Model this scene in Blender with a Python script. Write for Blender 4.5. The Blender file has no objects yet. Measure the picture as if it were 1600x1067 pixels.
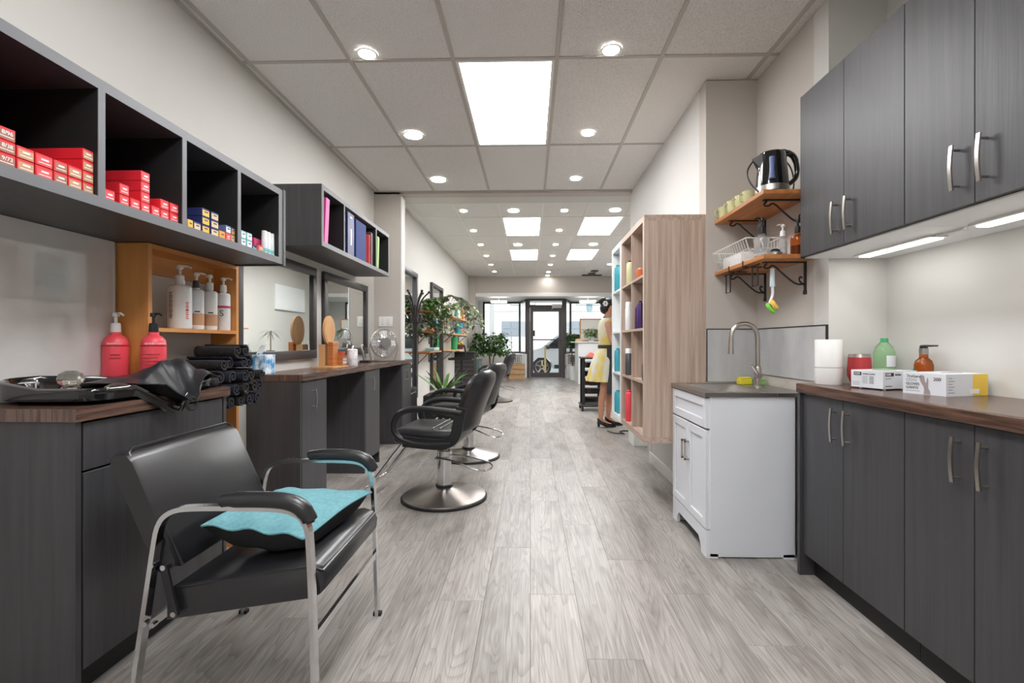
import bpy, bmesh, math, random
from mathutils import Vector, Matrix
random.seed(7)
PI = math.pi
SC = bpy.context.scene
COL = SC.collection

# ------------------------------------------------------------------ camera, world, exposure
F, CX, CY, YAW, H = 737.0, 809.1, 534.7, 0.0266, 1.11
cam_d = bpy.data.cameras.new('camera'); cam = bpy.data.objects.new('camera', cam_d); COL.objects.link(cam)
cam.location = (0, 0, H); cam.rotation_euler = (PI / 2, 0, YAW)
cam_d.sensor_width = 36; cam_d.lens = F / 1600 * 36
cam_d.shift_x = -(CX - 800) / 1600; cam_d.shift_y = (CY - 533.5) / 1600
cam_d.clip_start = 0.02; cam_d.clip_end = 200
SC.camera = cam
W = bpy.data.worlds.new('world'); SC.world = W; W.use_nodes = True
bg = W.node_tree.nodes['Background']; bg.inputs[0].default_value = (0.90, 0.95, 1.0, 1); bg.inputs[1].default_value = 1.6
SC.view_settings.view_transform = 'Standard'; SC.view_settings.look = 'None'
SC.view_settings.exposure = 0.85; SC.view_settings.gamma = 1.0; SC.view_settings.use_curve_mapping = False

PANEL_L, POT_L, STRIP_L = 11.0, 72.0, 9.0      # luminance of the ceiling panels, downlights, cabinet strips

# ------------------------------------------------------------------ pixel -> direction helpers
def ray(u, v):
    x = (u - CX) / F; z = -(v - CY) / F; c, s = math.cos(YAW), math.sin(YAW)
    return Vector((x * c - s, x * s + c, z))
def atX(u, v, X): d = ray(u, v); return d * (X / d.x) + Vector((0, 0, H))
def atY(u, v, Y): d = ray(u, v); return d * (Y / d.y) + Vector((0, 0, H))
def atZ(u, v, Z): d = ray(u, v); return d * ((Z - H) / d.z) + Vector((0, 0, H))
def lin(*c): return tuple((x / 255 / 12.92 if x <= 10 else ((x / 255 + .055) / 1.055) ** 2.4) for x in c)

# ------------------------------------------------------------------ materials
MATS = {}
def M(name, rgb, rough=.5, metal=0, emit=0, noise=None, bump=None, trans=0, coat=0, spec=None, rnd=0, alpha=None, ior=None):
    """rgb in sRGB 0-255. noise=(scale xyz, rgb2, detail, lo, hi). bump=(scale xyz, strength)"""
    m = bpy.data.materials.new(name); m.use_nodes = True; nt = m.node_tree; b = nt.nodes['Principled BSDF']
    c = lin(*rgb) + (1,)
    b.inputs['Base Color'].default_value = c; b.inputs['Roughness'].default_value = rough; b.inputs['Metallic'].default_value = metal
    if spec is not None: b.inputs['Specular IOR Level'].default_value = spec
    if coat: b.inputs['Coat Weight'].default_value = coat; b.inputs['Coat Roughness'].default_value = .08
    if trans: b.inputs['Transmission Weight'].default_value = trans
    if ior: b.inputs['IOR'].default_value = ior
    if emit: b.inputs['Emission Color'].default_value = c; b.inputs['Emission Strength'].default_value = emit
    if noise or bump or rnd:
        tc = nt.nodes.new('ShaderNodeTexCoord'); src = tc.outputs['Object']
        oi = nt.nodes.new('ShaderNodeObjectInfo')
        off = nt.nodes.new('ShaderNodeVectorMath'); off.operation = 'ADD'
        mul = nt.nodes.new('ShaderNodeMath'); mul.operation = 'MULTIPLY'; mul.inputs[1].default_value = 37.0
        nt.links.new(oi.outputs['Random'], mul.inputs[0]); nt.links.new(src, off.inputs[0]); nt.links.new(mul.outputs[0], off.inputs[1]); src = off.outputs[0]
    if noise:
        sc, c2, det, lo, hi = noise
        mp = nt.nodes.new('ShaderNodeMapping'); mp.inputs['Scale'].default_value = sc; nt.links.new(src, mp.inputs[0])
        n = nt.nodes.new('ShaderNodeTexNoise'); n.inputs['Scale'].default_value = 1; n.inputs['Detail'].default_value = det; n.inputs['Roughness'].default_value = .6
        nt.links.new(mp.outputs[0], n.inputs['Vector'])
        r = nt.nodes.new('ShaderNodeValToRGB'); r.color_ramp.elements[0].position = lo; r.color_ramp.elements[1].position = hi
        r.color_ramp.elements[0].color = lin(*c2) + (1,); r.color_ramp.elements[1].color = c
        nt.links.new(n.outputs[0], r.inputs[0]); out = r.outputs[0]
        if rnd:
            hs = nt.nodes.new('ShaderNodeHueSaturation'); mr = nt.nodes.new('ShaderNodeMapRange')
            mr.inputs[3].default_value = 1 - rnd; mr.inputs[4].default_value = 1 + rnd
            nt.links.new(oi.outputs['Random'], mr.inputs[0]); nt.links.new(mr.outputs[0], hs.inputs['Value']); nt.links.new(out, hs.inputs['Color']); out = hs.outputs[0]
        nt.links.new(out, b.inputs['Base Color'])
    if bump:
        sc, st = bump
        mp2 = nt.nodes.new('ShaderNodeMapping'); mp2.inputs['Scale'].default_value = sc; nt.links.new(src, mp2.inputs[0])
        n2 = nt.nodes.new('ShaderNodeTexNoise'); n2.inputs['Scale'].default_value = 1; n2.inputs['Detail'].default_value = 4
        nt.links.new(mp2.outputs[0], n2.inputs['Vector'])
        bp = nt.nodes.new('ShaderNodeBump'); bp.inputs['Strength'].default_value = st; bp.inputs['Distance'].default_value = .01
        nt.links.new(n2.outputs[0], bp.inputs['Height']); nt.links.new(bp.outputs[0], b.inputs['Normal'])
    MATS[name] = m
    return m
def glass_mat(name, tint=(255, 255, 255), gloss=.08):
    m = bpy.data.materials.new(name); m.use_nodes = True; nt = m.node_tree; nt.nodes.clear()
    o = nt.nodes.new('ShaderNodeOutputMaterial'); mx = nt.nodes.new('ShaderNodeMixShader'); t = nt.nodes.new('ShaderNodeBsdfTransparent'); g = nt.nodes.new('ShaderNodeBsdfGlossy')
    lw = nt.nodes.new('ShaderNodeLayerWeight'); lw.inputs[0].default_value = .3
    ml = nt.nodes.new('ShaderNodeMath'); ml.operation = 'MULTIPLY_ADD'; ml.inputs[1].default_value = .5; ml.inputs[2].default_value = gloss
    t.inputs[0].default_value = lin(*tint) + (1,); g.inputs['Roughness'].default_value = .03
    nt.links.new(lw.outputs['Facing'], ml.inputs[0]); nt.links.new(ml.outputs[0], mx.inputs[0])
    nt.links.new(t.outputs[0], mx.inputs[1]); nt.links.new(g.outputs[0], mx.inputs[2]); nt.links.new(mx.outputs[0], o.inputs[0])
    MATS[name] = m; return m

M('wall_paint', (210, 208, 203), .75, bump=((60, 60, 60), .03))
M('wall_cool', (214, 212, 209), .75, bump=((60, 60, 60), .03))
M('wall_grey', (196, 189, 182), .75)
M('trim_white', (232, 231, 228), .45)
M('tile_ceiling', (236, 234, 231), .9, noise=((220, 220, 60), (196, 193, 189), 3, .32, .52), bump=((160, 160, 60), .35))
M('tee_metal', (188, 184, 176), .5)
M('tee_white', (236, 234, 230), .4)
M('drywall', (205, 202, 197), .35)
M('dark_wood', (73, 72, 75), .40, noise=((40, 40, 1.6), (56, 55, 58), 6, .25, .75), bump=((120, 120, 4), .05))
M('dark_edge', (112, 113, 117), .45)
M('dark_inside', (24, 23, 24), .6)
M('kick', (30, 29, 30), .6)
M('laminate', (112, 84, 70), .26, noise=((4, 90, 90), (58, 42, 36), 4, .35, .65))
M('laminate_y', (112, 84, 70), .26, noise=((90, 4, 90), (58, 42, 36), 4, .35, .65))
M('laminate_end', (120, 96, 84), .3, noise=((110, 4, 4), (60, 44, 40), 3, .35, .65))
M('pine', (216, 152, 84), .5, noise=((9, 9, 1.2), (188, 118, 56), 5, .3, .65))
M('pine_h', (214, 150, 84), .5, noise=((9, 1.2, 9), (184, 116, 56), 5, .3, .65))
M('honey_wood', (206, 142, 84), .45, noise=((22, 2.2, 22), (166, 100, 52), 5, .3, .7))
M('bamboo', (214, 168, 118), .5, noise=((12, 12, 3), (196, 146, 96), 4, .35, .65))
M('bamboo_red', (196, 122, 66), .5, noise=((4, 4, 60), (168, 96, 46), 4, .35, .65))
M('grey_oak', (202, 181, 166), .55, noise=((46, 46, 1.5), (168, 145, 129), 8, .34, .62), bump=((90, 90, 4), .05))
M('grey_oak_h', (202, 181, 166), .55, noise=((46, 1.5, 46), (168, 145, 129), 7, .35, .68))
M('white_melamine', (236, 238, 238), .4)
M('white_paint', (224, 227, 233), .35)
M('white_plastic', (238, 238, 236), .35)
M('frame_dark', (62, 58, 58), .4)
M('frame_grey', (92, 90, 96), .35, metal=.3)
M('mirror_glass', (238, 242, 240), .015, metal=1)
M('chrome', (214, 214, 216), .12, metal=1)
M('steel', (176, 172, 168), .32, metal=1)
M('brushed', (186, 180, 174), .3, metal=1)
M('black_leather', (34, 34, 37), .3, spec=.6, bump=((9, 9, 9), .12))
M('black_plastic', (30, 31, 34), .4)
M('black_gloss', (16, 16, 18), .1, coat=.6)
M('black_satin', (40, 41, 45), .32, spec=.6)
M('black_iron', (38, 33, 32), .5)
M('rubber', (26, 26, 28), .7)
M('teal_fabric', (116, 168, 176), .85, noise=((70, 70, 70), (100, 154, 164), 3, .35, .65), bump=((20, 20, 20), .2))
M('black_fabric', (26, 26, 28), .9)
M('towel_dark', (46, 42, 42), .95, noise=((80, 80, 80), (30, 28, 30), 3, .35, .65), bump=((140, 140, 140), .6))
M('towel_navy', (36, 38, 52), .95, noise=((80, 80, 80), (24, 26, 38), 3, .35, .65), bump=((140, 140, 140), .6))
M('pink_plastic', (240, 78, 92), .35)
M('pink_dark', (170, 30, 48), .4)
M('clear_plastic', (236, 240, 242), .08, trans=.92, ior=1.3)
M('acrylic', (240, 238, 228), .05, trans=.85, ior=1.45)
M('amber_glass', (206, 108, 32), .06, trans=.85, ior=1.4)
M('amber_dark', (58, 30, 14), .15, coat=.4)
M('green_plastic', (196, 236, 192), .1, trans=.8, ior=1.3)
M('tumbler_red', (186, 62, 66), .35, metal=.35)
M('mug_green', (208, 208, 160), .3)
M('red_box', (222, 44, 58), .4)
M('red_light', (238, 84, 88), .4)
M('tan_label', (196, 150, 112), .5)
M('gold_label', (212, 170, 112), .5)
M('brown_label', (168, 112, 92), .5)
M('ink_white', (244, 242, 240), .6)
M('ink_black', (52, 50, 54), .6)
M('ink_grey', (150, 150, 156), .6)
M('ink_red', (206, 66, 70), .6)
M('yellow_box', (240, 190, 76), .45)
M('beige_box', (222, 200, 166), .45)
M('orange_box', (244, 160, 62), .45)
M('blue_box', (96, 112, 160), .45)
M('navy_box', (44, 52, 104), .45)
M('teal_box', (140, 205, 205), .45)
M('white_box', (236, 238, 242), .45)
M('magenta', (206, 70, 118), .45)
M('pink_book', (232, 92, 160), .45)
M('navy_book', (42, 50, 96), .4)
M('blue_book', (34, 54, 116), .65)
M('green_book', (140, 192, 66), .45)
M('brown_book', (74, 34, 36), .5)
M('cardboard_yellow', (244, 204, 72), .45)
M('glove_grey', (158, 146, 146), .6)
M('skin', (206, 150, 122), .5)
M('hair', (38, 28, 30), .45)
M('dress_yellow', (232, 208, 112), .7, noise=((7, 7, 4), (228, 226, 214), 2, .42, .6))
M('apron', (56, 55, 58), .7)
M('leaf', (88, 128, 62), .45, noise=((30, 30, 30), (52, 92, 40), 3, .35, .65))
M('leaf_bright', (112, 158, 70), .4, noise=((14, 14, 14), (62, 112, 46), 3, .35, .65))
M('leaf_dark', (76, 100, 62), .45, noise=((30, 30, 30), (48, 72, 44), 3, .35, .65))
M('leaf_pale', (170, 190, 140), .5, noise=((30, 30, 30), (80, 116, 64), 3, .4, .6))
M('stem', (108, 88, 62), .7)
M('soil', (62, 48, 40), .95)
M('pot_white', (232, 232, 230), .35)
M('pot_black', (34, 34, 36), .5)
M('teal_bottle', (62, 158, 172), .3)
M('orange_pack', (214, 112, 62), .45)
M('green_bottle', (54, 160, 96), .35)
M('lime_bottle', (206, 206, 158), .35)
M('purple_bottle', (70, 46, 100), .3)
M('marble', (226, 225, 222), .06, noise=((3, 1.6, 2.4), (206, 202, 199), 5, .3, .7), coat=.6)
M('marble_tile', (206, 206, 206), .18, noise=((4, 4, 1.6), (178, 178, 180), 5, .3, .65))
M('marble_cup', (236, 234, 236), .4, noise=((30, 30, 30), (206, 204, 210), 3, .4, .6))
M('tissue_blue', (70, 150, 206), .5, noise=((24, 24, 18), (232, 244, 250), 3, .4, .6))
M('paper', (246, 246, 246), .8)
M('whiteboard', (244, 246, 248), .3)
M('cork', (226, 224, 216), .7)
M('led_panel', (252, 253, 255), .5, emit=PANEL_L)
M('led_pot', (255, 251, 246), .5, emit=POT_L)
M('led_strip', (255, 253, 250), .5, emit=STRIP_L)
M('lamp_shade', (255, 246, 232), .5, emit=2.0)
M('sponge_yellow', (240, 222, 60), .8)
M('sponge_green', (124, 204, 70), .8)
M('brush_blue', (206, 220, 230), .4)
M('brush_yellow', (238, 190, 90), .6)
M('asphalt', (130, 130, 132), .9)
M('concrete', (190, 188, 184), .9)
M('facade', (236, 232, 228), .8)
M('facade_window', (148, 156, 163), .15)
M('facade_frame', (150, 156, 164), .5)
M('car_white', (238, 240, 242), .25, coat=.6)
M('car_glass', (44, 52, 60), .08)
M('tire', (40, 40, 42), .8)
M('post_yellow', (238, 208, 140), .6)
M('crate_wood', (220, 184, 140), .6, noise=((4, 40, 40), (204, 164, 120), 4, .35, .65))
M('alu_dark', (84, 78, 78), .4, metal=.2)
M('red_cloth', (190, 74, 64), .8)
glass_mat('pane_glass', (250, 252, 252), .03)
glass_mat('vase_glass', (214, 232, 236), .1)

def floor_material():
    m = bpy.data.materials.new('floor_oak'); m.use_nodes = True; nt = m.node_tree; b = nt.nodes['Principled BSDF']
    tc = nt.nodes.new('ShaderNodeTexCoord'); oi = nt.nodes.new('ShaderNodeObjectInfo')
    mul = nt.nodes.new('ShaderNodeMath'); mul.operation = 'MULTIPLY'; mul.inputs[1].default_value = 91.0
    off = nt.nodes.new('ShaderNodeVectorMath'); off.operation = 'ADD'
    nt.links.new(oi.outputs['Random'], mul.inputs[0]); nt.links.new(tc.outputs['Object'], off.inputs[0]); nt.links.new(mul.outputs[0], off.inputs[1])
    def noise(scale, det, rough=.6, dist=0):
        mp = nt.nodes.new('ShaderNodeMapping'); mp.inputs['Scale'].default_value = scale; nt.links.new(off.outputs[0], mp.inputs[0])
        n = nt.nodes.new('ShaderNodeTexNoise'); n.inputs['Scale'].default_value = 1; n.inputs['Detail'].default_value = det; n.inputs['Roughness'].default_value = rough; n.inputs['Distortion'].default_value = dist
        nt.links.new(mp.outputs[0], n.inputs['Vector']); return n.outputs[0]
    big = noise((7, .75, 1), 2, .5, .4)
    # cathedral grain: contour lines of a stretched noise
    ml = nt.nodes.new('ShaderNodeMath'); ml.operation = 'MULTIPLY'; ml.inputs[1].default_value = 22.0; nt.links.new(big, ml.inputs[0])
    fr = nt.nodes.new('ShaderNodeMath'); fr.operation = 'FRACT'; nt.links.new(ml.outputs[0], fr.inputs[0])
    fine = noise((150, 3.2, 1), 5, .65)
    blot = noise((7, 2.2, 1), 3)
    def ramp(src, a, ca, bb, cb):
        r = nt.nodes.new('ShaderNodeValToRGB'); r.color_ramp.elements[0].position = a; r.color_ramp.elements[1].position = bb
        r.color_ramp.elements[0].color = lin(*ca) + (1,); r.color_ramp.elements[1].color = lin(*cb) + (1,); nt.links.new(src, r.inputs[0]); return r.outputs[0]
    c0 = ramp(fine, .3, (142, 136, 131), .7, (186, 181, 176))
    c1 = ramp(fr.outputs[0], .0, (178, 170, 165), .5, (255, 255, 255))
    c2 = ramp(blot, .30, (150, 140, 132), .52, (255, 255, 255))
    def mix(a, bb, f):
        x = nt.nodes.new('ShaderNodeMix'); x.data_type = 'RGBA'; x.blend_type = 'MULTIPLY'; x.inputs[0].default_value = f
        nt.links.new(a, x.inputs[6]); nt.links.new(bb, x.inputs[7]); return x.outputs[2]
    o = mix(mix(c0, c1, .42), c2, .5)
    hs = nt.nodes.new('ShaderNodeHueSaturation'); mr = nt.nodes.new('ShaderNodeMapRange'); mr.inputs[3].default_value = .83; mr.inputs[4].default_value = 1.13
    nt.links.new(oi.outputs['Random'], mr.inputs[0]); nt.links.new(mr.outputs[0], hs.inputs['Value']); nt.links.new(o, hs.inputs['Color'])
    nt.links.new(hs.outputs[0], b.inputs['Base Color']); b.inputs['Roughness'].default_value = .36
    bp = nt.nodes.new('ShaderNodeBump'); bp.inputs['Strength'].default_value = .06; bp.inputs['Distance'].default_value = .01
    nt.links.new(fine, bp.inputs['Height']); nt.links.new(bp.outputs[0], b.inputs['Normal'])
    MATS['floor_oak'] = m
floor_material()

# ------------------------------------------------------------------ mesh builder
class MB:
    def __init__(s): s.v = []; s.f = []
    def add(s, vs, fs):
        o = len(s.v); s.v += [Vector(v) for v in vs]; s.f += [tuple(i + o for i in f) for f in fs]; return s
    def box(s, x0, x1, y0, y1, z0, z1, bev=0, seg=1):
        if bev <= 0:
            return s.add([(x0, y0, z0), (x1, y0, z0), (x1, y1, z0), (x0, y1, z0), (x0, y0, z1), (x1, y0, z1), (x1, y1, z1), (x0, y1, z1)],
                         [(0, 3, 2, 1), (4, 5, 6, 7), (0, 1, 5, 4), (1, 2, 6, 5), (2, 3, 7, 6), (3, 0, 4, 7)])
        bm = bmesh.new(); bmesh.ops.create_cube(bm, size=1)
        for v in bm.verts: v.co = ((x0 + x1) / 2 + v.co.x * (x1 - x0), (y0 + y1) / 2 + v.co.y * (y1 - y0), (z0 + z1) / 2 + v.co.z * (z1 - z0))
        bmesh.ops.bevel(bm, geom=list(bm.edges), offset=bev, segments=seg, profile=.5, affect='EDGES')
        return s.bm(bm)
    def bm(s, bm):
        bm.verts.index_update(); s.add([v.co.copy() for v in bm.verts], [[v.index for v in f.verts] for f in bm.faces]); bm.free(); return s
    def prism(s, poly, axis, a, b):
        """poly of 2d points; axis 'x','y','z' extruded from a to b (x: (y,z), y: (x,z), z: (x,y))"""
        def P(p, t): return {'x': (t, p[0], p[1]), 'y': (p[0], t, p[1]), 'z': (p[0], p[1], t)}[axis]
        n = len(poly); return s.add([P(p, a) for p in poly] + [P(p, b) for p in poly],
            [tuple(range(n))[::-1], tuple(range(n, 2 * n))] + [(i, (i + 1) % n, n + (i + 1) % n, n + i) for i in range(n)])
    def lathe(s, prof, c=(0, 0, 0), n=20, sx=1, sy=1, cap=True):
        vs = []; fs = []; m = len(prof)
        for r, z in prof:
            for k in range(n):
                a = 2 * PI * k / n; vs.append((c[0] + r * math.cos(a) * sx, c[1] + r * math.sin(a) * sy, c[2] + z))
        for i in range(m - 1):
            for k in range(n): fs.append((i * n + k, i * n + (k + 1) % n, (i + 1) * n + (k + 1) % n, (i + 1) * n + k))
        if cap: fs.append(tuple(range(n))[::-1]); fs.append(tuple(range((m - 1) * n, m * n)))
        return s.add(vs, fs)
    def tube(s, pts, r, n=8, closed=False, flat=None, smooth=0, cap=True):
        """swept tube; r number or list; flat=(w,h) makes a rectangular bar"""
        pts = [Vector(p) for p in pts]
        if smooth:
            for _ in range(smooth):
                q = []
                L = len(pts)
                for i in range(L if closed else L - 1):
                    a, b = pts[i], pts[(i + 1) % L]; q += [a * .75 + b * .25, a * .25 + b * .75]
                if not closed: q = [pts[0]] + q + [pts[-1]]
                pts = q
        L = len(pts); rs = r if isinstance(r, (list, tuple)) else None
        tang = []
        for i in range(L):
            a = pts[i - 1] if (i > 0 or closed) else pts[i]; b = pts[(i + 1) % L] if (i < L - 1 or closed) else pts[i]
            t = (b - a); tang.append(t.normalized() if t.length > 1e-9 else Vector((0, 0, 1)))
        t0 = tang[0]; up = Vector((0, 0, 1)) if abs(t0.z) < .9 else Vector((1, 0, 0))
        if flat and len(flat) > 2: up = Vector(flat[2])
        nrm = (up - t0 * up.dot(t0)).normalized(); vs = []; fs = []
        sec = [(math.cos(2 * PI * k / n), math.sin(2 * PI * k / n)) for k in range(n)] if not flat else [(flat[0] / 2 * a, flat[1] / 2 * b) for a, b in ((-1, -1), (1, -1), (1, 1), (-1, 1))]
        n = len(sec)
        for i in range(L):
            t = tang[i]; nrm = (nrm - t * nrm.dot(t)).normalized(); bn = t.cross(nrm)
            if rs: rr = rs[min(len(rs) - 1, int(round(i * (len(rs) - 1) / max(1, L - 1))))]
            else: rr = r
            if flat: rr = 1
            for a, b in sec: vs.append(pts[i] + nrm * (a * rr) + bn * (b * rr))
        for i in range(L if closed else L - 1):
            for k in range(n):
                j = (i + 1) % L; fs.append((i * n + k, i * n + (k + 1) % n, j * n + (k + 1) % n, j * n + k))
        if cap and not closed: fs.append(tuple(range(n))[::-1]); fs.append(tuple(range((L - 1) * n, L * n)))
        return s.add(vs, fs)
    def cyl(s, p0, p1, r, n=12, r1=None): return s.tube([p0, p1], [r, r if r1 is None else r1], n)
    def ell(s, c, rx, ry, rz, n=14, m=8):
        vs = [(c[0], c[1], c[2] - rz)]; fs = []
        for i in range(1, m):
            a = -PI / 2 + PI * i / m
            for k in range(n): b = 2 * PI * k / n; vs.append((c[0] + rx * math.cos(a) * math.cos(b), c[1] + ry * math.cos(a) * math.sin(b), c[2] + rz * math.sin(a)))
        vs.append((c[0], c[1], c[2] + rz)); e = len(vs) - 1
        for k in range(n):
            fs.append((0, 1 + (k + 1) % n, 1 + k)); fs.append((e, 1 + (m - 2) * n + k, 1 + (m - 2) * n + (k + 1) % n))
        for i in range(m - 2):
            for k in range(n): fs.append((1 + i * n + k, 1 + i * n + (k + 1) % n, 1 + (i + 1) * n + (k + 1) % n, 1 + (i + 1) * n + k))
        return s.add(vs, fs)
    def grid(s, fn, nu, nv, thick=0):
        """surface fn(u,v)->point; optional thickness along -normal approximated by z"""
        vs = [Vector(fn(i / nu, j / nv)) for i in range(nu + 1) for j in range(nv + 1)]
        fs = [(i * (nv + 1) + j, (i + 1) * (nv + 1) + j, (i + 1) * (nv + 1) + j + 1, i * (nv + 1) + j + 1) for i in range(nu) for j in range(nv)]
        if not thick: return s.add(vs, fs)
        nor = [Vector((0, 0, 0)) for _ in vs]
        for f in fs:
            nn = (vs[f[1]] - vs[f[0]]).cross(vs[f[3]] - vs[f[0]])
            for i in f: nor[i] += nn
        N = len(vs); low = [v - (n.normalized() if n.length > 0 else Vector((0, 0, 1))) * thick for v, n in zip(vs, nor)]
        edge = [i * (nv + 1) for i in range(nu + 1)] + [nu * (nv + 1) + j for j in range(1, nv + 1)] + [i * (nv + 1) + nv for i in range(nu - 1, -1, -1)] + [j for j in range(nv - 1, 0, -1)]
        L = len(edge)
        return s.add(vs + low, fs + [tuple(i + N for i in f[::-1]) for f in fs] + [(edge[k], edge[k] + N, edge[(k + 1) % L] + N, edge[(k + 1) % L]) for k in range(L)])
    def xf(s, mat): s.v = [mat @ v for v in s.v]; return s

ROOTLOC = {}
def _link(name, mb, mat, loc, smooth):
    me = bpy.data.meshes.new(name); L = Vector(loc)
    me.from_pydata([v - L for v in mb.v], [], mb.f); me.materials.append(MATS[mat] if isinstance(mat, str) else mat)
    if smooth is not None:
        me.polygons.foreach_set('use_smooth', [True] * len(me.polygons)); me.set_sharp_from_angle(angle=math.radians(smooth))
    me.update()
    bm = bmesh.new(); bm.from_mesh(me); bmesh.ops.recalc_face_normals(bm, faces=bm.faces); bm.to_mesh(me); bm.free()
    o = bpy.data.objects.new(name, me); COL.objects.link(o); return o
def tag(o, label, cat, group=None, kind=None):
    o['label'] = label
    if cat: o['category'] = cat
    if group: o['group'] = group
    if kind: o['kind'] = kind
    return o
def thing(name, label, cat, loc=(0, 0, 0), group=None, rz=0):
    """Empty at the base of a thing; its parts are given in world coordinates unless it is turned"""
    o = bpy.data.objects.new(name, None); COL.objects.link(o); o.location = loc; o.rotation_euler = (0, 0, rz); o.empty_display_size = .1
    ROOTLOC[o.name] = Vector(loc); tag(o, label, cat, group); return o
def part(name, mb, mat, parent, smooth=40, label=None, kind=None):
    o = _link(name, mb, mat, ROOTLOC.get(parent.name, Vector((0, 0, 0))), smooth); o.parent = parent
    ROOTLOC[o.name] = Vector((0, 0, 0)) + ROOTLOC.get(parent.name, Vector((0, 0, 0)))
    if label: o['label'] = label
    if kind: o['kind'] = kind
    return o
def solo(name, mb, mat, label, cat, loc=(0, 0, 0), group=None, smooth=40):
    o = _link(name, mb, mat, loc, smooth); o.location = loc; ROOTLOC[o.name] = Vector(loc); tag(o, label, cat, group); return o
def struct(name, mb, mat, loc=(0, 0, 0), smooth=None, label=None):
    o = _link(name, mb, mat, loc, smooth); o.location = loc; ROOTLOC[o.name] = Vector(loc); o['kind'] = 'structure'
    if label: o['label'] = label
    return o
def structE(name, loc=(0, 0, 0)):
    o = bpy.data.objects.new(name, None); COL.objects.link(o); o.location = loc; o['kind'] = 'structure'; ROOTLOC[o.name] = Vector(loc); return o
def copy_tree(o, parent=None):
    c = o.copy(); COL.objects.link(c)
    if parent: c.parent = parent
    for ch in list(o.children): copy_tree(ch, c)
    return c
def place(root, loc, rz, label, first):
    o = root if first else copy_tree(root)
    o.location = loc; o.rotation_euler = (0, 0, rz); o['label'] = label; return o
def share(name, me, loc, parent, rz=0):
    o = bpy.data.objects.new(name, me); COL.objects.link(o); o.parent = parent; o.location = Vector(loc); o.rotation_euler = (0, 0, rz); return o
def text(body, size, origin, xdir, ydir, mat, parent, name='lettering', align='LEFT', sx=1.0):
    cu = bpy.data.curves.new(name, 'FONT'); cu.body = body; cu.size = size; cu.align_x = align; cu.extrude = .0004; cu.resolution_u = 3
    t = bpy.data.objects.new(name, cu); me = bpy.data.meshes.new_from_object(t)
    X = Vector(xdir).normalized(); Y = Vector(ydir).normalized(); Z = X.cross(Y)
    L = ROOTLOC.get(parent.name, Vector((0, 0, 0)))
    for v in me.vertices: v.co = Vector(origin) - L + X * (v.co.x * sx) + Y * v.co.y + Z * v.co.z
    bpy.data.objects.remove(t); bpy.data.curves.remove(cu)
    me.materials.clear(); me.materials.append(MATS[mat]); me.name = name
    o = bpy.data.objects.new(name, me); COL.objects.link(o); o.parent = parent; return o

# ================================================================== SETTING
C1, C2 = 2.771, 2.965           # near and far ceiling heights
WL = -1.735                     # left wall
FR = 2.6                        # right wall of the front room
YB = -2.4                       # back wall behind the camera
# floor and planks
fl = struct('floor', MB().box(WL - .1, FR + .1, YB, 14.9, -.06, -.006), 'kick')
PW, PLN = .198, 1.22
def plank_mesh(w, l):
    mb = MB(); g = .0004; b = .0007
    mb.add([(g, g, -.006), (w - g, g, -.006), (w - g, l - g, -.006), (g, l - g, -.006), (g, g, -b), (w - g, g, -b), (w - g, l - g, -b), (g, l - g, -b),
            (g + b, g + b, 0), (w - g - b, g + b, 0), (w - g - b, l - g - b, 0), (g + b, l - g - b, 0)],
           [(0, 1, 5, 4), (1, 2, 6, 5), (2, 3, 7, 6), (3, 0, 4, 7), (4, 5, 9, 8), (5, 6, 10, 9), (6, 7, 11, 10), (7, 4, 8, 11), (8, 9, 10, 11)])
    me = bpy.data.meshes.new('plank'); me.from_pydata(mb.v, [], mb.f); me.materials.append(MATS['floor_oak']); return me
full = plank_mesh(PW, PLN)
SEAM = {0: 2.08, -1: 2.55, 1: 1.66, 2: 2.42, -2: 2.02, -3: 2.75, 3: 2.1, 4: 1.75, -4: 1.4, 5: 2.3}
for k in range(-9, 13):
    x0 = k * PW; x1 = x0 + PW; a = max(x0, WL - .02); b = min(x1, FR + .02)
    s = SEAM.get(k, random.uniform(0, 1.22)) % PLN
    y = s - PLN
    ylo = .1
    if x0 >= 1.72: ylo = 3.2
    ys = []
    while y < 14.86:
        y0, y1 = max(y, ylo - (0 if x0 >= 1.72 else .6)), min(y + PLN, 14.86)
        if y1 - y0 > .02: ys.append((y0, y1))
        y += PLN
    for y0, y1 in ys:
        me = full if (abs(y1 - y0 - PLN) < 1e-4 and b - a > PW - 1e-4) else plank_mesh(b - a, y1 - y0)
        share('plank', me, (a, y0, 0), fl)
# floor behind the camera, one sheet
struct('floor_rear', MB().box(WL - .02, 1.8, YB, -.5, -.006, 0), 'floor_oak')

# walls
struct('wall_left', MB().box(WL - .12, WL, YB, 16.2, 0, 3.05), 'wall_paint')
struct('wall_back', MB().box(WL - .12, 1.83, YB - .12, YB, 0, 2.9), 'wall_paint')
struct('wall_right', MB().box(1.71, 1.83, YB, 2.43, 0, C1), 'wall_paint')
struct('wall_right_step', MB().box(1.436, 1.71, 2.31, 2.43, 0, C1), 'wall_paint')
struct('wall_right_alcove', MB().box(1.436, 1.55, 2.43, 3.146, 0, C1), 'wall_grey')
struct('wall_right_return', MB().box(1.115, 1.436, 3.026, 3.146, 0, C1), 'wall_grey')
struct('wall_right_partition', MB().box(1.115, 1.235, 3.146, 4.40, 0, 3.05).box(1.115, 1.235, 4.40, 5.08, 2.05, 3.05).box(1.115, 1.235, 5.08, 5.30, 0, 3.05), 'wall_cool')
struct('wall_front_room_right', MB().box(FR, FR + .12, 3.0, 13.45, 0, 3.05), 'wall_paint')
FW = 3.35
struct('wall_window_bay_right', MB().box(FW, FW + .12, 13.33, 16.2, 0, 3.05).box(FR + .12, FW, 13.33, 13.45, 0, 3.05), 'trim_white')
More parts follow.
